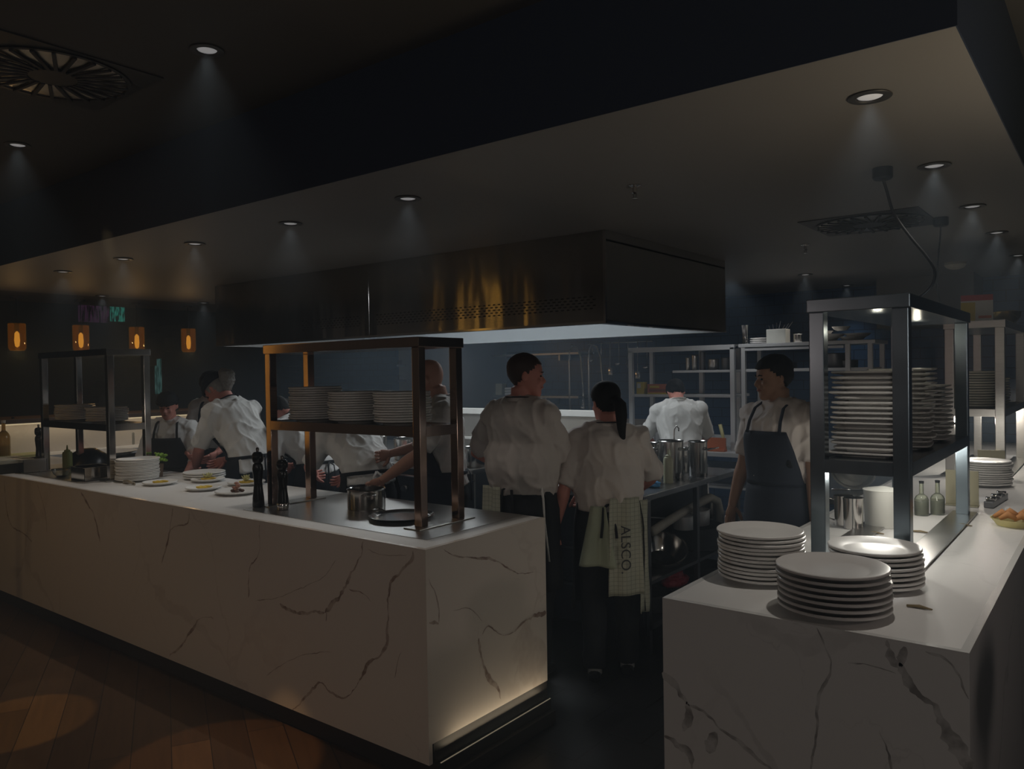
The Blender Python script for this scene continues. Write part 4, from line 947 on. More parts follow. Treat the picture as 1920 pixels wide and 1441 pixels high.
# ------------------------------------------------------------------ back bench, shelving, wall fittings
def back_bench():
    x0, x1, y0, y1 = -4.2, -1.55, 6.50, 7.15; cx, cy = (x0+x1)/2, (y0+y1)/2
    t = thing('work_bench', 'long steel work bench with racks under it along the back kitchen', 'bench', (cx, cy, 0))
    def lb(bm, a, b, c, d, e, f, bev=0): box(bm, a-cx, b-cx, c-cy, d-cy, e, f, bev)
    bm = BM(); lb(bm, x0, x1, y0, y1, .86, .90, .004); lb(bm, x0, x1, y1-.02, y1, .90, 1.0); obj('worktop', bm, SATIN, t)
    for zz in (.72, .58, .25):
        bm = BM(); lb(bm, x0+.04, x1-.04, y0+.02, y1, zz, zz+.02); obj('shelf', bm, SATIN, t)
    for xx in (-4.15, -3.3, -2.46, -1.6):
        for yy in (y0+.03, y1-.05):
            bm = BM(); lb(bm, xx-.02, xx+.02, yy-.02, yy+.02, 0, .86); obj('leg', bm, SATIN, t)
    # frame with shelves
    t = thing('shelf_frame', 'bright steel shelf frame standing over the back bench behind the white-jacketed cook', 'shelving', (-3.2, 6.85, .9005))
    fx0, fx1 = -3.72+3.2, -2.70+3.2; fy0, fy1 = 6.66-6.85, 7.05-6.85
    for px, py in ((fx0, fy0), (fx1, fy0), (fx0+.02, fy1), (fx1-.10, fy1), (fx0+.55, fy1)):
        bm = BM(); box(bm, px-.02, px+.02, py-.02, py+.02, 0, .92, .002); obj('post', bm, SATIN, t)
    bm = BM(); box(bm, fx0-.02, fx1+.02, fy0-.02, fy0+.02, .90, .945, .003); box(bm, fx0-.02, fx1+.02, fy0, fy1+.02, .935, .945); obj('top_shelf', bm, SATIN, t)
    bm = BM(); box(bm, fx0, fx1, fy0-.01, fy1, .475, .50, .003); obj('middle_shelf', bm, SATIN, t)
    bm = BM(); box(bm, fx0+.42, fx1, fy0+.03, fy1, .700, .722, .003); obj('short_shelf', bm, SATIN, t)
    t = thing('shelf_frame', 'second steel shelf frame over the back bench, dishes along its top', 'shelving', (-2.1, 6.85, .9005))
    fx0, fx1 = -2.60+2.1, -1.56+2.1
    for px, py in ((fx0, fy0), (fx1, fy0), (fx0, fy1), (fx1, fy1), (fx1-.17, fy0)):
        bm = BM(); box(bm, px-.018, px+.018, py-.018, py+.018, 0 if px < 0 else .68, .92, .002); obj('post', bm, SATIN, t)
    bm = BM(); box(bm, fx0-.04, fx1+.04, fy0-.02, fy1+.02, .915, .945, .003); box(bm, fx0, fx1-.2, fy0-.015, fy0+.015, .885, .905); obj('top_shelf', bm, SATIN, t)
    bm = BM(); box(bm, fx0, fx1, fy0, fy1, .70, .725, .003); obj('middle_shelf', bm, SATIN, t)
back_bench()
ZT, ZM = .9005+.9455, .9005+.7255
t = thing('white_tub', 'square white tub holding utensils on top of the back shelf frame', 'tub', (-2.36, 6.85, ZT)); bm = BM(); box(bm, -.085, .085, -.06, .06, 0, .125, .008); obj('tub_body', bm, mat('tub_plastic', (.55, .55, .50), .5), t)
bm = BM()
for k in range(7): rod(bm, (-.06+k*.02, .01*(k % 3), .1), (-.09+k*.035, .02, .16+.012*(k % 4)), .003, 6)
obj('skewers', bm, STEELD, t)
pot('steel_cup', 'small round steel cup beside the square white tub', -2.19, 6.85, ZT, .035, .075, handles=None, cat='cup')
for k in range(3):
    o = pl27.copy(); COL.objects.link(o); o.location = (-2.53, 6.86, ZT+.018*k); o.scale = (.62, .62, .8); tag(o, ['lowest', 'middle', 'upper'][k]+' of three small plates at the back shelf end', 'plate', 'small plates on the back shelf')
for i, (xx, zz, r) in enumerate(((-1.96, 0, .11), (-1.90, .028, .10), (-1.99, .056, .09), (-1.74, 0, .10), (-1.70, .026, .10), (-1.83, .088, .07))):
    bowl('dish', ['bottom', 'second', 'third', 'bottom', 'upper', 'crowning'][i]+' shallow dish of the '+('heaped pile' if i in (0, 1, 2, 5) else 'low pile')+' on the back shelf frame', xx, 6.84, ZT+zz, r, .03, m=CHINA, cat='dish', group='shallow dishes on the back shelf')
for i, (xx, r, h) in enumerate(((-3.17, .030, .14), (-3.09, .026, .17), (-2.98, .055, .10), (-2.86, .045, .11), (-3.24, .022, .12))):
    pot('steel_canister', ['tall thin canister at the middle of', 'taller slim canister on', 'wide pan canister on', 'end pan canister on', 'first short canister on'][i]+' the short bench shelf', xx, 6.90, .9005+.7225, r, h, m=STEELD if i % 2 else POT, handles=None, cat='canister')
for i, (xx, r, h) in enumerate(((-2.45, .05, .08), (-2.30, .09, .05), (-1.90, .10, .12), (-1.78, .07, .06))):
    pot('storage_pan', ['small', 'flat', 'deep round', 'squat'][i]+' pan on the middle shelf of the second frame', xx, 6.88, ZM, r, h, m=STEELD, handles=None, cat='pan')
t = thing('steel_jug', 'tall narrow steel jug standing at the hood-side end of the top shelf', 'jug', (-2.66, 6.86, ZT)); bm = BM(); lathe(bm, [(0, 0), (.030, 0), (.026, .05), (.034, .17), (.036, .175), (.030, .17), (.022, .05), (0, .02)], 24, cap=False); obj('jug_body', bm, CHROME, t, 40)
# boxes on the middle shelf
def carton(label, x, y, z, w, d, h, cols, rz=0):
    t = thing('food_carton', label, 'box', (x, y, z), rz); bm = BM(); box(bm, -w/2, w/2, -d/2, d/2, 0, h, .002); obj('box_body', bm, cols[0], t)
    for i, (a, b, c, e, m) in enumerate(cols[1]):
        bm = BM(); box(bm, -w/2+a*w, -w/2+b*w, -d/2-.0012, -d/2, c*h, e*h); obj('printed_panel', bm, m, t)
    return t
YEL = mat('print_yellow', (.62, .46, .03), .5); RED = mat('print_red', (.45, .05, .04), .5); ORG = mat('print_orange', (.50, .13, .04), .5); WHT = mat('print_white', (.7, .68, .6), .5); BRN = mat('print_brown', (.22, .07, .03), .5)
carton('yellow food carton on the middle shelf behind the white-jacketed cook', -3.655, 6.75, .9005+.5005, .075, .08, .115, (YEL, [(.1, .6, .5, .9, WHT)]))
carton('orange-brown food carton lying beside the yellow one on the shelf', -3.45, 6.76, .9005+.5005, .25, .10, .095, (ORG, [(.0, 1, .0, .14, YEL), (.08, .92, .25, .5, BRN), (.1, .5, .62, .85, YEL)]))
c = carton('red and yellow carton standing on top of the distant serving rack', -.69, 5.56, 1.8975, .17, .07, .16, (WHT, [(.0, 1, .78, 1.0, RED), (.0, .45, .0, .72, YEL), (.5, .9, .35, .7, WHT), (.55, .95, .1, .2, ORG)]), rz=.15)
bm = BM(); lathe(bm, [(0, 0), (.05, 0), (.055, .02), (.085, .06), (.09, .10), (.05, .11), (0, .11)], 24, cap=False)
o = obj('brass_bowl', bm, mat('brass', (.55, .38, .12), .25, 1.0), None, 40); o.location = (-.62, 6.45, 1.8965); tag(o, 'shiny brass bowl on the far end of the distant serving rack', 'bowl')
# bench top clutter
for i, (xx, yy, r, h) in enumerate(((-2.95, 6.62, .05, .10), (-3.9, 6.7, .07, .14), (-3.75, 6.62, .05, .08), (-2.40, 6.7, .06, .13), (-2.22, 6.65, .05, .09), (-2.62, 6.68, .07, .08))):
    pot('storage_pan', ['cup beside the wooden board', 'tall pan by the ponytailed cook', 'short pan near the bench end', 'deep pan beyond the bench post', 'little pan', 'wide tray pan'][i]+' on the back work bench', xx, yy, .9005, r, h, handles=None, cat='pan')
t = thing('cutting_board', 'orange-edged board tilted on the back bench by the cook elbow', 'board', (-2.86, 6.58, .9005)); bm = BM(); box(bm, -.12, .12, -.01, .01, .02, .12, .004); box(bm, -.12, .12, -.04, .03, 0, .02, .004); obj('board', bm, ORG, t)
bm = BM(); tube(bm, [(0, 0, .0), (-.05, .0, .22)], [(.012, .012), (.018, .018)], 10); o = obj('rolling_pin', bm, mat('pale_wood', (.62, .55, .25), .5), None, 0); o.location = (-2.80, 6.72, .9105); tag(o, 'pale yellow rod leaning up behind the orange-edged board', 'utensil')
# wall shelf, rail and tap at the back
t = thing('wall_shelf', 'steel wall shelf with paper roll on the navy tiles behind the range', 'shelf', (-6.3, 8.13, 1.30)); bm = BM(); box(bm, -1.0, 1.1, -.14, .165, 0, .03, .003); obj('shelf_board', bm, STEEL, t)
for s in (-.6, .6):
    bm = BM(); box(bm, s-.01, s+.01, -.12, .165, -.08, 0); obj('bracket', bm, STEEL, t)
t = thing('wall_shelf', 'upper steel wall shelf running along the navy tiles below the hood glow', 'shelf', (-6.0, 8.13, 1.84)); bm = BM(); box(bm, -1.1, .85, -.14, .165, 0, .025, .003); obj('shelf_board', bm, STEEL, t)
for s in (-.7, .5):
    bm = BM(); box(bm, s-.01, s+.01, -.10, .165, -.07, 0); obj('bracket', bm, STEEL, t)
t = thing('paper_roll', 'roll of white paper lying on the lower wall shelf', 'paper roll', (-6.98, 8.10, 1.3305+.062)); bm = BM(); tube(bm, [(-.13, 0, 0), (.13, 0, 0)], .062, 24); obj('paper', bm, PAPER, t, 40)
bm = BM(); tube(bm, [(-.131, 0, 0), (.131, 0, 0)], .022, 16); obj('core', bm, BRN, t, 40)
bottle('sauce_bottle', 'yellow sauce bottle hanging high beside the paper roll', -7.12, 8.08, 1.487, .038, .17, YEL, YEL, neck=.2) if False else None
t = thing('spray_bottle', 'yellow plastic bottle standing on the wall shelf behind the paper roll', 'bottle', (-7.13, 8.20, 1.3305)); bm = BM(); lathe(bm, [(0, 0), (.042, 0), (.045, .05), (.045, .22), (.03, .26), (.015, .27), (.015, .32), (0, .32)], 20, cap=False); obj('bottle_body', bm, YEL, t, 40)
t = thing('food_carton', 'cream carton tipped on the lower wall shelf', 'box', (-6.55, 8.10, 1.3345)); bm = BM(); box(bm, -.11, .11, -.05, .05, 0, .15, .003); obj('box_body', bm, mat('cream_card', (.55, .52, .36), .7), t)
t = thing('towel_stack', 'stack of white folded towels on the lower wall shelf', 'towels', (-6.22, 8.10, 1.3305))
for k in range(3):
    bm = BM(); box(bm, -.16, .15-.02*k, -.07, .07, k*.035, k*.035+.033, .012); obj('folded_towel', bm, WHITEC, t, 0)
# pre-rinse taps
def tap(x, label):
    t = thing('rinse_tap', label, 'tap', (x, 8.0, .901)); bm = BM()
    tube(bm, [(0, .25, .16), (0, .10, .14), (0, 0, .12), (0, 0, .85), (.01, 0, .98), (.06, -.02, 1.05), (.14, -.03, 1.02), (.19, -.03, .90), (.21, -.03, .60), (.22, -.03, .40)], .012, 10); obj('riser', bm, CHROME, t, 0)
    bm = BM(); tube(bm, [(.22, -.03, .42), (.215, -.03, .34), (.21, -.04, .28)], [.014, .020, .026], 12); obj('spray_head', bm, CHROME, t, 0)
    bm = BM(); box(bm, -.03, .03, .20, .239, .10, .22, .005); obj('wall_plate', bm, CHROME, t)
tap(-5.33, 'tall chrome rinse tap with hanging hose on the navy tiled wall')
tap(-5.05, 'second chrome rinse tap beside the first on the navy tiles')
# sink bench below the taps
t = thing('sink_bench', 'steel sink bench along the tiled back wall', 'bench', (-6.2, 7.95, 0)); bm = BM(); xp = b_.x+6.22; box(bm, xp, 2.0, -.33, .34, .86, .90, .004); box(bm, xp, 2.0, .32, .34, .9, 1.05); obj('worktop', bm, STEEL, t)
bm = BM(); box(bm, xp+.05, 1.95, -.28, .30, .1, .86); obj('cabinet', bm, STEELD, t)
# rail with hanging tools
t = thing('utensil_rail', 'steel rail on the back wall with hooks for tools', 'rail', (-4.75, 8.22, 1.97)); bm = BM(); tube(bm, [(-.45, 0, 0), (.45, 0, 0)], .010, 10)
for s in (-.4, 0, .4): rod(bm, (s, 0, 0), (s, .08, 0), .008, 8)
obj('rail', bm, CHROME, t, 0)
kinds = ['ladle', 'skimmer', 'spatula', 'ladle', 'whisk', 'spatula', 'ladle']
for i, k in enumerate(kinds):
    xx = -5.12+i*.125; L_ = .20+.05*((i*3) % 4)
    bm = BM(); tube(bm, [(0, .0, .012), (0, -.012, .018), (0, -.020, .0), (0, -.020, -L_)], .005, 8)
    if k == 'ladle': lathe(bm, [(0, -.03), (.03, -.02), (.042, 0), (.040, .002), (.028, -.016), (0, -.025)], 20, (0, -.05, -L_), cap=False)
    elif k == 'spatula': box(bm, -.03, .03, -.024, -.020, -L_-.09, -L_, .002)
    elif k == 'skimmer': lathe(bm, [(.05, 0), (.052, .003), (.03, -.008), (0, -.01)], 20, (0, -.05, -L_), cap=False)
    else:
        for a in range(5): tube(bm, [(0, -.02, -L_), (.03*math.cos(a*1.26), -.02+.03*math.sin(a*1.26), -L_-.06), (0, -.02, -L_-.12)], .002, 6)
    o = obj(k, bm, CHROME, None, 0); o.location = (xx, 8.222, 1.97); tag(o, ['first hanging ladle from the tap end of the rail', 'round skimmer hanging beside the first ladle', 'flat spatula hanging between skimmer and middle ladle', 'middle hanging ladle on the rail', 'wire whisk hanging on the rail', 'spatula hanging just past the whisk', 'last hanging ladle at the shelf end of the rail'][i], k)
# pier brackets
for zz, l in ((1.76, 'upper steel clip bracket on the grey pier'), (1.56, 'lower steel clip bracket on the grey pier')):
    t = thing('wall_clip', l, 'bracket', (a_x := ray(757, 700, y=7.3).x, 7.28, zz)); bm = BM(); box(bm, -.06, -.03, -.03, .02, -.03, .06, .003); box(bm, -.06, .10, -.05, -.03, -.03, 0, .003); obj('bracket', bm, CHROME, t)
# low wall bench seen through the front rack
t = thing('prep_shelf', 'pale topped prep shelf seen above the rack plates', 'shelf', (-8.3, 7.0, 0)); bm = BM(); box(bm, -1.2, 1.25, -.25, .25, 1.27, 1.31, .004); obj('shelf_board', bm, mat('pale_shelf', (.6, .6, .56), .4), t)
bm = BM(); box(bm, -1.15, 1.2, -.2, .24, 0, 1.27); obj('cabinet', bm, CHAR, t)
bowl('mixing_bowl', 'steel bowl on the prep shelf beside the grey pier', ray(730, 728, y=6.95).x, 6.95, 1.3105, .10, .11)
for i, px in enumerate((672, 690, 705, 650)):
    pot('white_cup', ['white cup at the middle of', 'white cup second from the bowl on', 'white cup beside the steel bowl on', 'dark squat tin on'][i]+' the prep shelf', ray(px, 735, y=6.95).x, 6.95, 1.3105, .045, .06 if i < 3 else .10, m=CHINA if i < 3 else IRON, handles=None, cat='cup' if i < 3 else 'tin')

# duct box, ceiling fittings
bm = BM(); box(bm, -1.76, -.98, 7.75, YB, 1.98, ZS); struct('wall_duct_box', bm, mat('duct_beige', (.17, .16, .145), .6))
def swirl(label, x, y, z, s=.30):
    t = thing('swirl_vent', label, 'ceiling vent', (x, y, z))
    bm = BM(); box(bm, -s, s, -s, s, -.006, 0, .002); o = obj('face_plate', bm, mat('vent_face', (.06, .056, .052), .4, .5), t)
    bm = BM(); lathe(bm, [(s*.93, -.006), (s*.95, -.011), (s*.90, -.012), (s*.88, -.006)], 48, cap=False); obj('rim_ring', bm, mat('vent_face', ()), t, 40)
    bm = BM(); lathe(bm, [(s*.88, -.007), (s*.70, -.0105), (s*.45, -.008), (s*.30, -.0065)], 64, cap=False); obj('slot_reflector', bm, mat('vent_reflector', (.75, .70, .62), .28, 1.0, bump=(5, .6, .02)), t, 0)
    bm = BM(); lathe(bm, [(0, -.016), (s*.29, -.016), (s*.31, -.008)], 40, cap=False); obj('hub_disc', bm, mat('vent_face', ()), t, 40)
    for k in range(24):
        bm = BM(); box(bm, s*.28, s*.90, -.007*s/.3, .007*s/.3, -.019, -.012, .002); bmesh.ops.transform(bm, matrix=Matrix.Rotation(2*PI*k/24, 4, 'Z') @ Matrix.Translation((0, .05*s, 0)) @ Matrix.Rotation(.10, 4, 'Z'), verts=bm.verts)
        obj('blade', bm, mat('vent_blade', (.03, .028, .027), .5), t)
    return t
swirl('square swirl vent with radial blades in the dark dining ceiling', -3.36, 1.36, ZD)
swirl('square swirl vent with radial blades in the kitchen soffit by the cable', -1.09, 4.66, ZS)
def sprinkler(label, x, y, z):
    t = thing('sprinkler', label, 'sprinkler', (x, y, z)); bm = BM(); lathe(bm, [(.030, 0), (.030, -.004), (.010, -.010), (.010, -.030), (.014, -.034), (.006, -.038)], 16, cap=False); rod(bm, (.010, 0, -.034), (.004, 0, -.055), .002, 6); rod(bm, (-.010, 0, -.034), (-.004, 0, -.055), .002, 6); obj('sprinkler_body', bm, CHROME, t, 40)
    bm = BM(); lathe(bm, [(0, -.055), (.015, -.055), (.016, -.058), (0, -.059)], 16, cap=False); obj('deflector', bm, CHROME, t, 40)
sprinkler('small chrome fire sprinkler in the soffit before the hood', -1.651, 3.008, ZS)
sprinkler('small fire sprinkler above the back kitchen downlight', ray(1510, 458, z=ZS).x, ray(1510, 458, z=ZS).y, ZS)
t = thing('smoke_detector', 'round cream smoke detector on the ceiling above the distant rack', 'smoke detector', (-1.004, 6.944, ZS)); bm = BM(); lathe(bm, [(.075, 0), (.078, -.018), (.060, -.040), (.030, -.052), (0, -.054)], 28, cap=False); obj('detector_body', bm, mat('detector_cream', (.62, .58, .46), .5), t, 40)
def cable(label, x, y, path, y2, r=.006):
    t = thing('ceiling_cable', label, 'cable', (x, y, ZS)); bm = BM(); lathe(bm, [(.038, 0), (.038, -.040), (.032, -.046), (0, -.046)], 24, cap=False); obj('ceiling_rose', bm, BLACK, t, 40)
    P_ = [Vector((x, y, ZS-.04))]+[ray(px, py, y=y+(y2-y)*(k+1)/len(path)) for k, (px, py) in enumerate(path)]; Q = []
    for i in range(len(P_)-1):
        p0, p1, p2, p3 = [P_[max(0, min(len(P_)-1, i+k))] for k in (-1, 0, 1, 2)]
        for j in range(6):
            u = j/6; Q.append(.5*((2*p1)+(-p0+p2)*u+(2*p0-5*p1+4*p2-p3)*u*u+(-p0+3*p1-3*p2+p3)*u**3))
    Q.append(P_[-1]); bm = BM(); tube(bm, [q-Vector((x, y, ZS)) for q in Q], r, 8); obj('cord', bm, BLACK, t, 0)
cable('thick black cable looping from a ceiling box to the tall steel rack', -.751, 3.427, [(1662, 355), (1676, 400), (1705, 442), (1735, 478), (1752, 505), (1750, 528), (1738, 545), (1724, 556)], 3.60)
cable('thin dark cable dropping from a ceiling box to the distant steel rack', -.759, 4.786, [(1763, 440), (1758, 500), (1757, 540), (1765, 572), (1772, 596)], 5.50, r=.004)

# ------------------------------------------------------------------ things on the pass
pepper_mill('tall black pepper mill before the copper-toned rack post, nearest the plates', -3.545, 2.385, H+.0005, .31)
pepper_mill('black pepper mill with chrome foot beside the copper-toned rack post', -3.355, 2.40, H+.0015, .275, metal=True)
pepper_mill('dark pepper mill on the far inlay by the distant rack', -6.72, 2.55, H+.0015, .33)
pot('casserole', 'steel two-handled casserole on the steel inlay under the rack', -3.02, 2.66, H+.0015, .095, .10, m=POT, rz=-.6)
t = thing('serving_tray', 'round rimmed steel tray lying on the inlay by the rack foot', 'tray', (-2.66, 2.56, H+.008)); bm = BM(); lathe(bm, [(0, 0), (.135, 0), (.150, .010), (.155, .012), (.150, .013), (.133, .003), (0, .003)], 44, cap=False); obj('tray_body', bm, CHROME, t, 30)
for s in (-1, 1):
    bm = BM(); tube(bm, [(s*.145, -.03, .010), (s*.175, -.022, .022), (s*.178, .022, .022), (s*.145, .03, .010)], .004, 8); obj('handle', bm, CHROME, t, 0)
FOODY = mat('mango_yellow', (.62, .42, .03), .5); FOODG = mat('leaf_green', (.20, .38, .05), .6); FOODP = mat('seafood_pink', (.42, .20, .14), .5); FOODB = mat('dark_sear', (.10, .05, .03), .6); FRISEE = mat('frisee', (.55, .52, .22), .7)
def dish(label, x, y, R, style, m=CHINA):
    t = thing('plated_starter', label, 'plated food', (x, y, H)); p = plate_mesh(R, 'plate', m); p.parent = t
    z = .012
    if 'mango' in style:
        for k in range(6):
            bm = BM(); a = k*1.1; ell(bm, (.035*math.cos(a)*k/4, .03*math.sin(a), z+.006), (.028, .010, .007), 10, 6, rot=Matrix.Rotation(a*.7, 3, 'Z')); obj('mango_slice', bm, FOODY, t, 0)
    if 'frisee' in style:
        bm = BM()
        for k in range(22):
            a = random.uniform(0, 6.28); r = random.uniform(.01, .035); tube(bm, [(0, 0, z+.005), (r*math.cos(a)*.6, r*math.sin(a)*.6, z+.025), (r*math.cos(a), r*math.sin(a), z+random.uniform(.02, .05))], [.004, .005, .002], 5)
        obj('leaf_tuft', bm, FRISEE, t, 0)
    if 'sea' in style:
        bm = BM()
        for k in range(9): ell(bm, (random.uniform(-.05, .05), random.uniform(-.025, .025), z+.006), (.014, .012, .009), 8, 6)
        obj('seared_pieces', bm, FOODB, t, 0)
        bm = BM()
        for k in range(5): ell(bm, (random.uniform(-.015, .02), random.uniform(-.012, .012), z+.016+.008*k), (.016, .013, .009), 8, 6)
        obj('seafood_heap', bm, FOODP, t, 0)
def at(px, py): p = ray(px, py, z=H); return p.x, p.y
dish('plate of dark seared bites with a pink heap, nearest the pepper mills', *at(445, 925), .125, 'sea')
dish('starter with frisee tuft and yellow slices on the plate behind the seared one', *at(462, 908), .115, 'mango frisee')
dish('flat plate of yellow mango slices at the pass edge', *at(382, 918), .105, 'mango')
dish('plate with a yellow flower garnish beyond the mango plate', *at(390, 902), .105, 'mango frisee')
dish('rimmed plate with a single yellow bite before the three-plate stack', *at(300, 908), .105, 'mango')
t = thing('garnish_cup', 'glass cup of bright green leaves behind the tall plate stack', 'cup', (*at(296, 893), H)); bm = BM(); lathe(bm, [(0, 0), (.032, 0), (.040, .09), (.038, .09), (.030, .004), (0, .004)], 24, cap=False); obj('cup_body', bm, mat('tinted_glass', (.5, .35, .25), .15, trans=.6), t, 40)
bm = BM()
for k in range(30):
    a = random.uniform(0, 6.28); r = random.uniform(.01, .055); ell(bm, (r*math.cos(a), r*math.sin(a), .10+random.uniform(0, .06)), (.016, .012, .008), 6, 5, rot=Matrix.Rotation(a, 3, 'Z') @ Matrix.Rotation(.6, 3, 'X'))
obj('salad_leaves', bm, mat('fresh_green', (.28, .50, .06), .6), t, 0)
t = thing('serving_tongs', 'small crumpled tongs and wrapper before the tall plate stack', 'tongs', (*at(243, 908), H+.001)); bm = BM(); tube(bm, [(-.08, 0, .005), (0, .01, .012), (.07, 0, .008)], [(.010, .004)]*3, 8); tube(bm, [(-.08, 0, .012), (0, -.01, .022), (.06, -.01, .012)], [(.010, .004)]*3, 8); obj('tong_arms', bm, mat('tan_wrap', (.35, .30, .22), .4, .3), t, 0)
def gastro(label, px, py, w=.10, d=.09, h=.09):
    x, y = at(px, py); t = thing('garnish_pan', label, 'pan', (x, y, H+.0015)); bm = BM()
    for a, b, c, e in ((-w, w, -d, -d+.003), (-w, w, d-.003, d), (-w, -w+.003, -d, d), (w-.003, w, -d, d)): box(bm, a, b, c, e, 0, h)
    box(bm, -w, w, -d, d, 0, .003)
    for a, b, c, e in ((-w-.01, w+.01, -d-.01, -d), (-w-.01, w+.01, d, d+.01), (-w-.01, -w, -d, d), (w, w+.01, -d, d)): box(bm, a, b, c, e, h-.003, h)
    obj('pan_body', bm, CHROME, t)
gastro('steel garnish pan on the far inlay next to the tall plate stack', 172, 898)
gastro('steel garnish pan by the far rack post', 58, 884, .08, .08, .10)
bowl('glass_bowl', 'small clear bowl on the far inlay', *at(115, 893), H+.0015, .06, .05, m=GLASS)
squeeze('olive green squeeze bottle on the far inlay between the rack posts', *at(127, 882), H+.0015, .034, .19, mat('olive_plastic', (.22, .24, .06), .5))
bm = BM(); lathe(bm, [(0, .14), (.06, .135), (.13, .09), (.155, .02), (.155, 0), (.145, 0), (.12, .08), (0, .12)], 32, cap=False)
o = obj('food_cover', bm, mat('black_dome', (.015, .016, .018), .3), None, 40); o.location = (*at(165, 873), H+.0015); tag(o, 'black domed food cover behind the garnish pan', 'food cover')
# ------------------------------------------------------------------ wing counter and far zone
t = thing('wing_counter', 'back-lit marble wing counter closing the far end of the kitchen', 'counter', (-8.3, 3.5, 0))
bm = BM(); box(bm, -.30, .66, -.54, 1.05, .90, .95, .004); obj('worktop', bm, MARBLET, t)
bm = BM(); box(bm, .25, .30, -.54, 1.6, .95, 1.235); box(bm, .25, .30, -1.3, -.54, .952, 1.235); obj('marble_upstand', bm, MARBLE, t)
bm = BM(); box(bm, -.35, .36, -1.3, 1.6, 1.235, 1.275, .004); obj('ledge', bm, mat('ledge_wood', (.10, .06, .04), .4), t)
bm = BM(); box(bm, -.25, .55, -.50, 1.0, 0, .90); obj('cabinet', bm, CHAR, t)
bm = BM(); box(bm, .335, .345, -1.25, 1.55, 1.222, 1.234); obj('light_strip', bm, mat('wing_strip', (1, .9, .7), .5, emit=(1.0, .88, .62), es=.2), t)
for yy in (2.9, 4.2): lamp('wing_lamp', 'AREA', (-7.90, yy, 1.22), .26, (1.0, .86, .58), .03, sy=1.2, rot=(0, math.radians(25), 0))
AMB = mat('amber_oil', (.55, .25, .03), .2); 
bottle('oil_bottle', 'amber oil bottle with white top at the wing counter edge', *(ray(8, 858, z=.95).xy), .9505, .05, .33, mat('amber_glass', (.6, .38, .12), .1, trans=.5), PAPER, liquid=AMB)
bottle('oil_bottle', 'clear bottle with brown liquid and dark cork on the wing counter', ray(22, 850, z=.95).x+.05, ray(22, 850, z=.95).y, .9505, .036, .34, GLASS, BLACK, liquid=mat('brown_oil', (.16, .07, .02), .3), lv=.45)
t = thing('cutting_board', 'yellow-green cutting board on the wing counter', 'board', (*(ray(30, 856, z=.95).xy), .9505)); bm = BM(); box(bm, -.14, .14, -.22, .22, 0, .02, .005); obj('board', bm, mat('lime_board', (.45, .45, .18), .5), t)
t = thing('ice_container', 'white lidded container at the picture edge on the pass', 'container', (*(ray(2, 885, z=.95).xy), .9505)); bm = BM(); box(bm, -.16, .16, -.1, .16, 0, .07, .008); obj('box_body', bm, mat('dark_tub', (.03, .03, .03), .5), t)
bm = BM(); box(bm, -.165, .165, -.105, .165, .07, .10, .008); obj('lid', bm, mat('pale_lid', (.6, .62, .55), .5), t)
t = thing('white_platter', 'long white platter held at the wing counter behind the distant rack', 'platter', (*(ray(195, 842, z=1.0).xy), .9505)); bm = BM(); lathe(bm, [(0, 0), (.20, 0), (.27, .03), (.275, .033), (.2, .008), (0, .006)], 40, cap=False); obj('platter_body', bm, CHINA, t, 40)
bottle('sauce_jar', 'lime green sauce jar on the wing counter ledge front', *(ray(228, 832, z=.95).xy), .9505, .05, .10, mat('lime_sauce', (.35, .42, .04), .4), mat('lime_sauce', ()), neck=.1, cat='jar')
bottle('sauce_jar', 'clear storage jar with metal lid on the wing counter', *(ray(246, 833, z=.95).xy), .9505, .05, .17, mat('jar_clear', (.5, .47, .4), .2, trans=.4), STEEL, neck=.15, cat='jar')
bottle('wine_glass', 'faint empty glass on the ledge beside the black-capped cook', -8.10, ray(328, 765, x=-8.1).y, 1.2755, .035, .17, GLASS, GLASS, neck=.5, cat='glass')
# amber pendants
AG = mat('amber_shade_glass', (1.0, .50, .10), .04, trans=1.0, emit=(.9, .42, .015), es=.014)  # faint emission stands in for bulb light passing through the glass
def pendant_proto():
    t = thing('amber_pendant', '', 'pendant light')
    bm = BM(); lathe(bm, [(.05, 0), (.05, -.02), (0, -.022)], 24, cap=False); obj('ceiling_rose', bm, mat('rose_bronze', (.12, .09, .06), .4, .8), t, 40)
    bm = BM(); tube(bm, [(0, 0, -.02), (0, 0, -.27)], .004, 8); obj('cord', bm, BLACK, t, 0)
    bm = BM(); lathe(bm, [(.020, -.26), (.020, -.33), (0, -.33)], 16, cap=False); obj('socket', bm, mat('rose_bronze', ()), t, 40)
    bm = BM(); lathe(bm, [(.070, -.255), (.074, -.26), (.076, -.30), (.076, -.49), (.060, -.515), (0, -.52), (0, -.516), (.058, -.511), (.072, -.488), (.072, -.30), (.070, -.262)], 32, cap=False); obj('glass_shade', bm, AG, t, 40)
    bm = BM(); lathe(bm, [(.006, -.33), (.020, -.35), (.024, -.42), (.018, -.47), (0, -.485)], 20, cap=False); obj('bulb', bm, mat('bulb_glow', (1, .8, .5), .5, emit=(1.0, .84, .48), es=.5), t, 0)
    return t
pp = pendant_proto()
for i, (px, py, zz) in enumerate(((30, 556, .0), (150, 562, 0), (255, 568, 0), (352, 573, 0))):
    p = ray(px, py, z=ZS); l = ['amber glass pendant at the dining edge of the row', 'amber glass pendant hanging over the distant steel rack', 'amber glass pendant before the tall teal window', 'smallest amber glass pendant of the row, towards the hood'][i]
    o = pp if i == 0 else dup(pp, p); o.location = p; o['label'] = l
    lamp('pendant_lamp', 'POINT', (p.x, p.y, p.z-.55), 1.3, (1.0, .62, .25), .02)
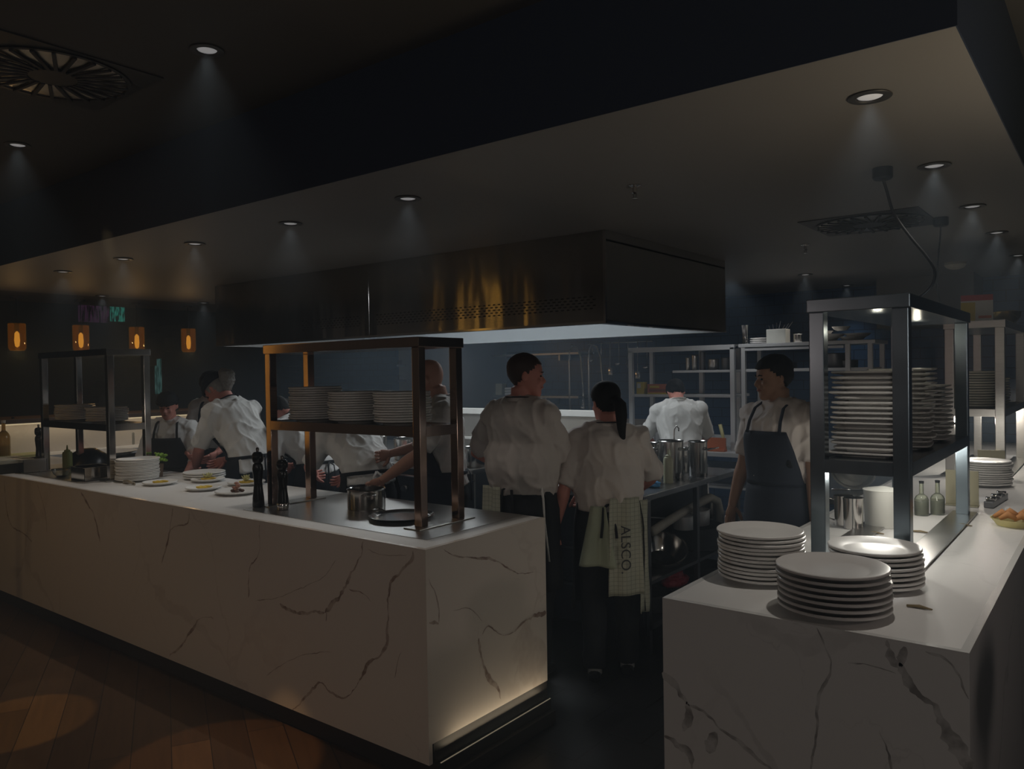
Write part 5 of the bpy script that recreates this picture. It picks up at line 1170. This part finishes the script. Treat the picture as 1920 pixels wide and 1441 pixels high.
# far wall openings, seen through dark glazing
def glow_window(n, px0, py0, px1, py1, cols, seed, es, skew=False):
    X = -11.58; a = ray(px0, py0, x=X); b = ray(px1, py1, x=X)
    m = bpy.data.materials.new('street_glow'); m.use_nodes = True; nt = m.node_tree; B = nt.nodes['Principled BSDF']; N = nt.nodes.new; L = nt.links.new
    tc = N('ShaderNodeTexCoord'); mp = N('ShaderNodeMapping'); mp.inputs['Scale'].default_value = (1, 26, 5); mp.inputs['Location'].default_value = (seed,)*3; L(tc.outputs['Object'], mp.inputs[0])
    n1 = N('ShaderNodeTexNoise'); n1.inputs['Scale'].default_value = 1.6; n1.inputs['Detail'].default_value = 3; L(mp.outputs[0], n1.inputs[0])
    cr = N('ShaderNodeValToRGB'); L(n1.outputs['Fac'], cr.inputs[0]); e = cr.color_ramp.elements
    e[0].position = .42; e[0].color = (*cols[0], 1); e[1].position = .72; e[1].color = (*cols[-1], 1)
    for k, c in enumerate(cols[1:-1]): q = e.new(.42+.3*(k+1)/(len(cols)-1)); q.color = (*c, 1)
    L(cr.outputs[0], B.inputs['Emission Color']); B.inputs['Emission Strength'].default_value = es; B.inputs['Base Color'].default_value = (.01, .01, .01, 1)
    bm = BM(); y0, y1 = sorted((a.y, b.y)); z0, z1 = sorted((a.z, b.z))
    if skew:
        vs = [bm.verts.new(p) for p in ((X, y0, z0), (X, y1, z0), (X, y1, z1), (X, y0, z0+(z1-z0)*.45))]; f = bm.faces.new(vs); r = bmesh.ops.extrude_face_region(bm, geom=[f]); bmesh.ops.translate(bm, verts=[v for v in r['geom'] if isinstance(v, bmesh.types.BMVert)], vec=(-.02, 0, 0))
    else: box(bm, X-.02, X, y0, y1, z0, z1)
    struct('window_%d' % n, bm, m)
glow_window(1, 147, 562, 205, 605, [(.0, .0, .0), (.10, .03, .10), (.01, .01, .02), (.25, .2, .22)], 1.3, .22)
glow_window(2, 207, 570, 234, 603, [(.0, .02, .02), (.02, .25, .20), (.05, .4, .33), (.1, .1, .12)], 4.1, .30)
glow_window(3, 198, 698, 223, 732, [(.02, .06, .06), (.10, .25, .25), (.3, .4, .38)], 7.7, .22, skew=True)
glow_window(4, 290, 648, 304, 738, [(.02, .08, .08), (.08, .22, .22), (.15, .32, .32)], 2.2, .25)
t = thing('staircase', 'dark staircase underside rising beyond the distant steel rack', 'stairs', (-11.2, 5.6, 0)); bm = BM()
p0 = ray(150, 770, x=-11.2); p1 = ray(330, 610, x=-11.2)
for k in range(12):
    u = k/12; y = p0.y+(p1.y-p0.y)*u-5.6; z = p0.z+(p1.z-p0.z)*u; box(bm, -.3, .3, y, y+(p1.y-p0.y)/12, z-.10, z+(p1.z-p0.z)/12)
box(bm, -.3, .3, p0.y-5.6, p0.y-5.6+.5, 0, p0.z)
obj('flight', bm, mat('stair_grey', (.05, .05, .05), .6), t)

# ------------------------------------------------------------------ things on the serving counter
OLV = mat('olive_oil', (.32, .34, .03), .2)
for i, (xx, yy) in enumerate(((-.710, 3.93), (-.655, 3.99))):
    bottle('oil_cruet', ['small olive oil cruet nearer the tall rack post', 'twin olive oil cruet just behind the first'][i], xx, yy, H+.0005, .030, .155, mat('cruet_glass', (.7, .75, .6), .05, trans=.8), BLACK, neck=.45, liquid=OLV, cat='cruet', lv=.75)
t = thing('docket_holder', 'dark metal docket holder lying on the bright serving counter', 'docket rail', (*(ray(1868, 943, z=H).xy), H+.0005), -.08); bm = BM(); box(bm, -.02, .02, -.17, .17, 0, .03, .004); obj('rail_body', bm, STEELD, t)
bm = BM()
for k in range(3): tube(bm, [(-.02, -.12+k*.12, .036), (.02, -.12+k*.12, .036)], .010, 10)
obj('rollers', bm, CHROME, t, 0)
t = thing('bread_basket', 'shallow basket of orange prawns or bread at the counter edge', 'food', (*(ray(1905, 985, z=H).xy), H+.0005)); bm = BM(); lathe(bm, [(0, 0), (.07, 0), (.09, .03), (.094, .03), (.07, .004), (0, .004)], 24, cap=False); obj('basket', bm, mat('pale_wood', ()), t, 40)
for k in range(6):
    bm = BM(); a = k*1.05; tube(bm, [(.05*math.cos(a)-.03, .05*math.sin(a), .03), (.05*math.cos(a), .05*math.sin(a)+.01, .05), (.05*math.cos(a)+.03, .05*math.sin(a), .035)], [.008, .016, .010], 8); obj('piece', bm, mat('toast_orange', (.50, .22, .07), .6), t, 0)
for i, (px, py) in enumerate(((1583, 985), (1600, 990))):
    t = thing('steel_pitcher', ['steel pitcher with looped handle between the rack posts', 'second plain steel canister beside the looped pitcher'][i], 'pitcher', (*(ray(px, py, z=H).xy), H+.0005)); bm = BM(); lathe(bm, [(0, 0), (.038, 0), (.040, .11), (.042, .13), (.038, .128), (.036, .006), (0, .004)], 26, cap=False); obj('pitcher_body', bm, CHROME, t, 40)
    if i == 0: bm = BM(); tube(bm, [(-.038, 0, .11), (-.075, 0, .115), (-.078, 0, .03), (-.038, 0, .02)], .004, 8); obj('handle', bm, CHROME, t, 0)
t = thing('white_canister', 'white lidded canister under the rack shelf on the serving counter', 'canister', (*(ray(1655, 985, z=H).xy), H+.0005)); bm = BM(); lathe(bm, [(0, 0), (.07, 0), (.075, .15), (.078, .155), (0, .17)], 30, cap=False); obj('canister_body', bm, mat('tub_white', (.75, .75, .70), .5), t, 40)
t = thing('heat_lamp_dome', 'dull round steel sieve propped on its stand beyond the serving counter', 'sieve', (-1.28, 5.0, .95), .5)
bm = BM(); lathe(bm, [(.13, 0), (.135, .008), (.125, .012), (.10, -.03), (.05, -.055), (0, -.06)], 36, cap=False, tx=Matrix.Translation((0, 0, .06)) @ Matrix.Rotation(1.1, 4, 'X')); obj('sieve_bowl', bm, mat('mesh_grey', (.20, .20, .18), .5, .6), t, 30)
bm = BM(); tube(bm, [(-.20, 0, .0), (-.14, 0, .12), (.10, 0, .16), (.16, 0, .13)], .006, 8); tube(bm, [(-.13, -.04, -.06), (.13, -.04, -.06)], .006, 8); obj('wire_stand', bm, CHROME, t, 0)
t2_ = thing('ledge_table', 'steel side table beyond the serving counter behind the navy apron', 'table', (-1.38, 5.2, 0)); bm = BM(); box(bm, -.22, .22, -.6, .6, .85, .885, .004); obj('tabletop', bm, STEEL, t2_)
for sx in (-1, 1):
    for sy in (-1, 1): bm = BM(); box(bm, sx*.2-.015, sx*.2+.015, sy*.57-.015, sy*.57+.015, 0, .85); obj('leg', bm, STEEL, t2_)
for i, (px, py) in enumerate(((1805, 985), (1640, 1000), (1722, 1140), (1725, 998))):
    bm = BM(); tube(bm, [(-.03, 0, .003), (0, .004, .005), (.035, -.004, .003)], [(.003, .006), (.004, .010), (.002, .004)], 6, side=(0, 0, 1)); o = obj('food_scrap', bm, mat('scrap_brown', (.25, .19, .10), .7), None, 0); o.location = (*(ray(px, py, z=H).xy), H+.0005); tag(o, ['little brown crumb by the oil cruets', 'little brown crumb beside the pitchers', 'curled brown scrap before the wide-rimmed plates', 'tiny scrap by the tall rack post foot'][i], 'scrap')
for i, (yy, l) in enumerate(((4.30, 'clear docket frame hanging from the near rack shelf end'), (5.40, 'cream menu card standing before the distant rack'))):
    t = thing('menu_card', l, 'card', (-.60, yy, H+.0005)); bm = BM(); box(bm, -.07, .07, -.004, .004, 0, .17, .002); box(bm, -.07, .07, -.03, .03, 0, .006, .002); obj('card', bm, mat('cream_card', ()), t)
# dining side: added, unseen fill lamps, floor spots and the neon that the hood mirrors
t = thing('neon_lamp', 'tall curled amber neon lamp on the dining side of the room', 'neon lamp', (-5.9, .9, 0)); bm = BM(); tube(bm, [(0, 0, 1.0), (.05, 0, 1.6), (.18, 0, 2.1), (.26, 0, 2.5), (.22, 0, 2.82)], .012, 10); tube(bm, [(.10, 0, 1.0), (.15, 0, 1.6), (.28, 0, 2.1), (.36, 0, 2.5), (.32, 0, 2.82)], .012, 10); obj('neon_tube', bm, mat('neon_amber', (1, .7, .2), .5, emit=(1.0, .55, .10), es=2.2), t, 0)
bm = BM(); lathe(bm, [(0, 0), (.15, 0), (.15, .03), (.02, .05), (.02, 1.0), (0, 1.0)], 24, cap=False); obj('stand', bm, BLACK, t, 40)
# fill lamps added out of view, some with bodies
for xx, yy, pw in ():
    lamp('added_dining_fill', 'POINT', (xx, yy, 2.25), pw, (1.0, .74, .46), .12)
for (lx, ly, lz, ll) in ((-2.4, -1.6, 1.8, 'added black cord and socket over the unseen warm fill lamp'), (.5, -1.3, 1.8, 'added black cord and socket over the unseen white fill lamp'), (-5.6, -1.2, 2.1, 'added black cord and socket over the unseen amber fill lamp')):
    t = thing('added_pendant', ll, 'pendant light', (lx, ly, ZD)); bm = BM(); tube(bm, [(0, 0, 0), (0, 0, lz-ZD+.20)], .004, 6); obj('cord', bm, BLACK, t, 0)
    bm = BM(); lathe(bm, [(.0, lz-ZD+.21), (.022, lz-ZD+.20), (.022, lz-ZD+.12), (0, lz-ZD+.12)], 16, cap=False); obj('socket', bm, BLACK, t, 40)  # cord and socket are added bodies for the fill lamps
t = thing('added_floor_lamp', 'added slim black floor lamp, out of view beyond the serving counter end', 'floor lamp', (.55, 2.3, 0)); bm = BM(); lathe(bm, [(0, 0), (.14, 0), (.14, .02), (.012, .03), (.012, 1.2), (0, 1.2)], 24, cap=False); obj('pole', bm, BLACK, t, 40)
bm = BM(); lathe(bm, [(.02, 1.2), (.09, 1.26), (.12, 1.31), (.115, 1.31), (.08, 1.265), (.0, 1.22)], 28, cap=False); obj('lamp_shade', bm, BLACK, t, 40)  # unseen lamp body added below the soffit's fill spot
lamp('added_dining_fill', 'SPOT', (-5.6, -1.2, 2.1), 13, (1.0, .72, .38), .10, cone=165, blend=.3)  # unseen lamps added to brighten the counter fronts
lamp('added_dining_fill', 'POINT', (-2.4, -1.6, 1.8), 8, (1.0, .78, .72), .10)
lamp('added_dining_fill', 'POINT', (.5, -1.3, 1.8), 18, (1.0, .96, .92), .10)
lamp('added_dining_fill', 'SPOT', (1.8, 2.2, 2.1), 12, (1.0, .84, .78), .10, cone=165, blend=.3)  # added without a body, brightens the counter's end face
lamp('added_uplight', 'SPOT', (.55, 2.3, 1.35), 28, (1.0, .84, .60), .08, cone=120, blend=.9, rot=(math.radians(180), math.radians(-15), 0))  # unseen spot added to warm and brighten the soffit's edge
p = ray(60, 1345, z=0); lamp('floor_spot', 'SPOT', (p.x, p.y-.3, 2.2), 42, (1.0, .72, .26), .02, cone=17, blend=.05, rot=(math.radians(6), 0, 0))
p = ray(470, 1430, z=0); lamp('floor_spot', 'SPOT', (p.x-.1, p.y-.5, 2.2), 34, (1.0, .60, .26), .02, cone=22, blend=.05, rot=(math.radians(10), 0, 0))
# ------------------------------------------------------------------ haze of the kitchen
def haze():
    m = bpy.data.materials.new('cooking_haze'); m.use_nodes = True; nt = m.node_tree; nt.nodes.clear()
    o = nt.nodes.new('ShaderNodeOutputMaterial'); v = nt.nodes.new('ShaderNodeVolumeScatter'); v.inputs['Color'].default_value = (0.66, 0.83, 1.0, 1)
    v.inputs['Density'].default_value = 0.028; v.inputs['Anisotropy'].default_value = 0.0
    nt.links.new(v.outputs[0], o.inputs['Volume'])
    bm = BM(); box(bm, -13.2, 4.2, -6.2, 9.2, -0.2, 3.1)
    h = obj('haze', bm, m); h['kind'] = 'stuff'; h['label'] = 'thin cooking haze hanging through the open kitchen'; h['category'] = 'haze'
haze()
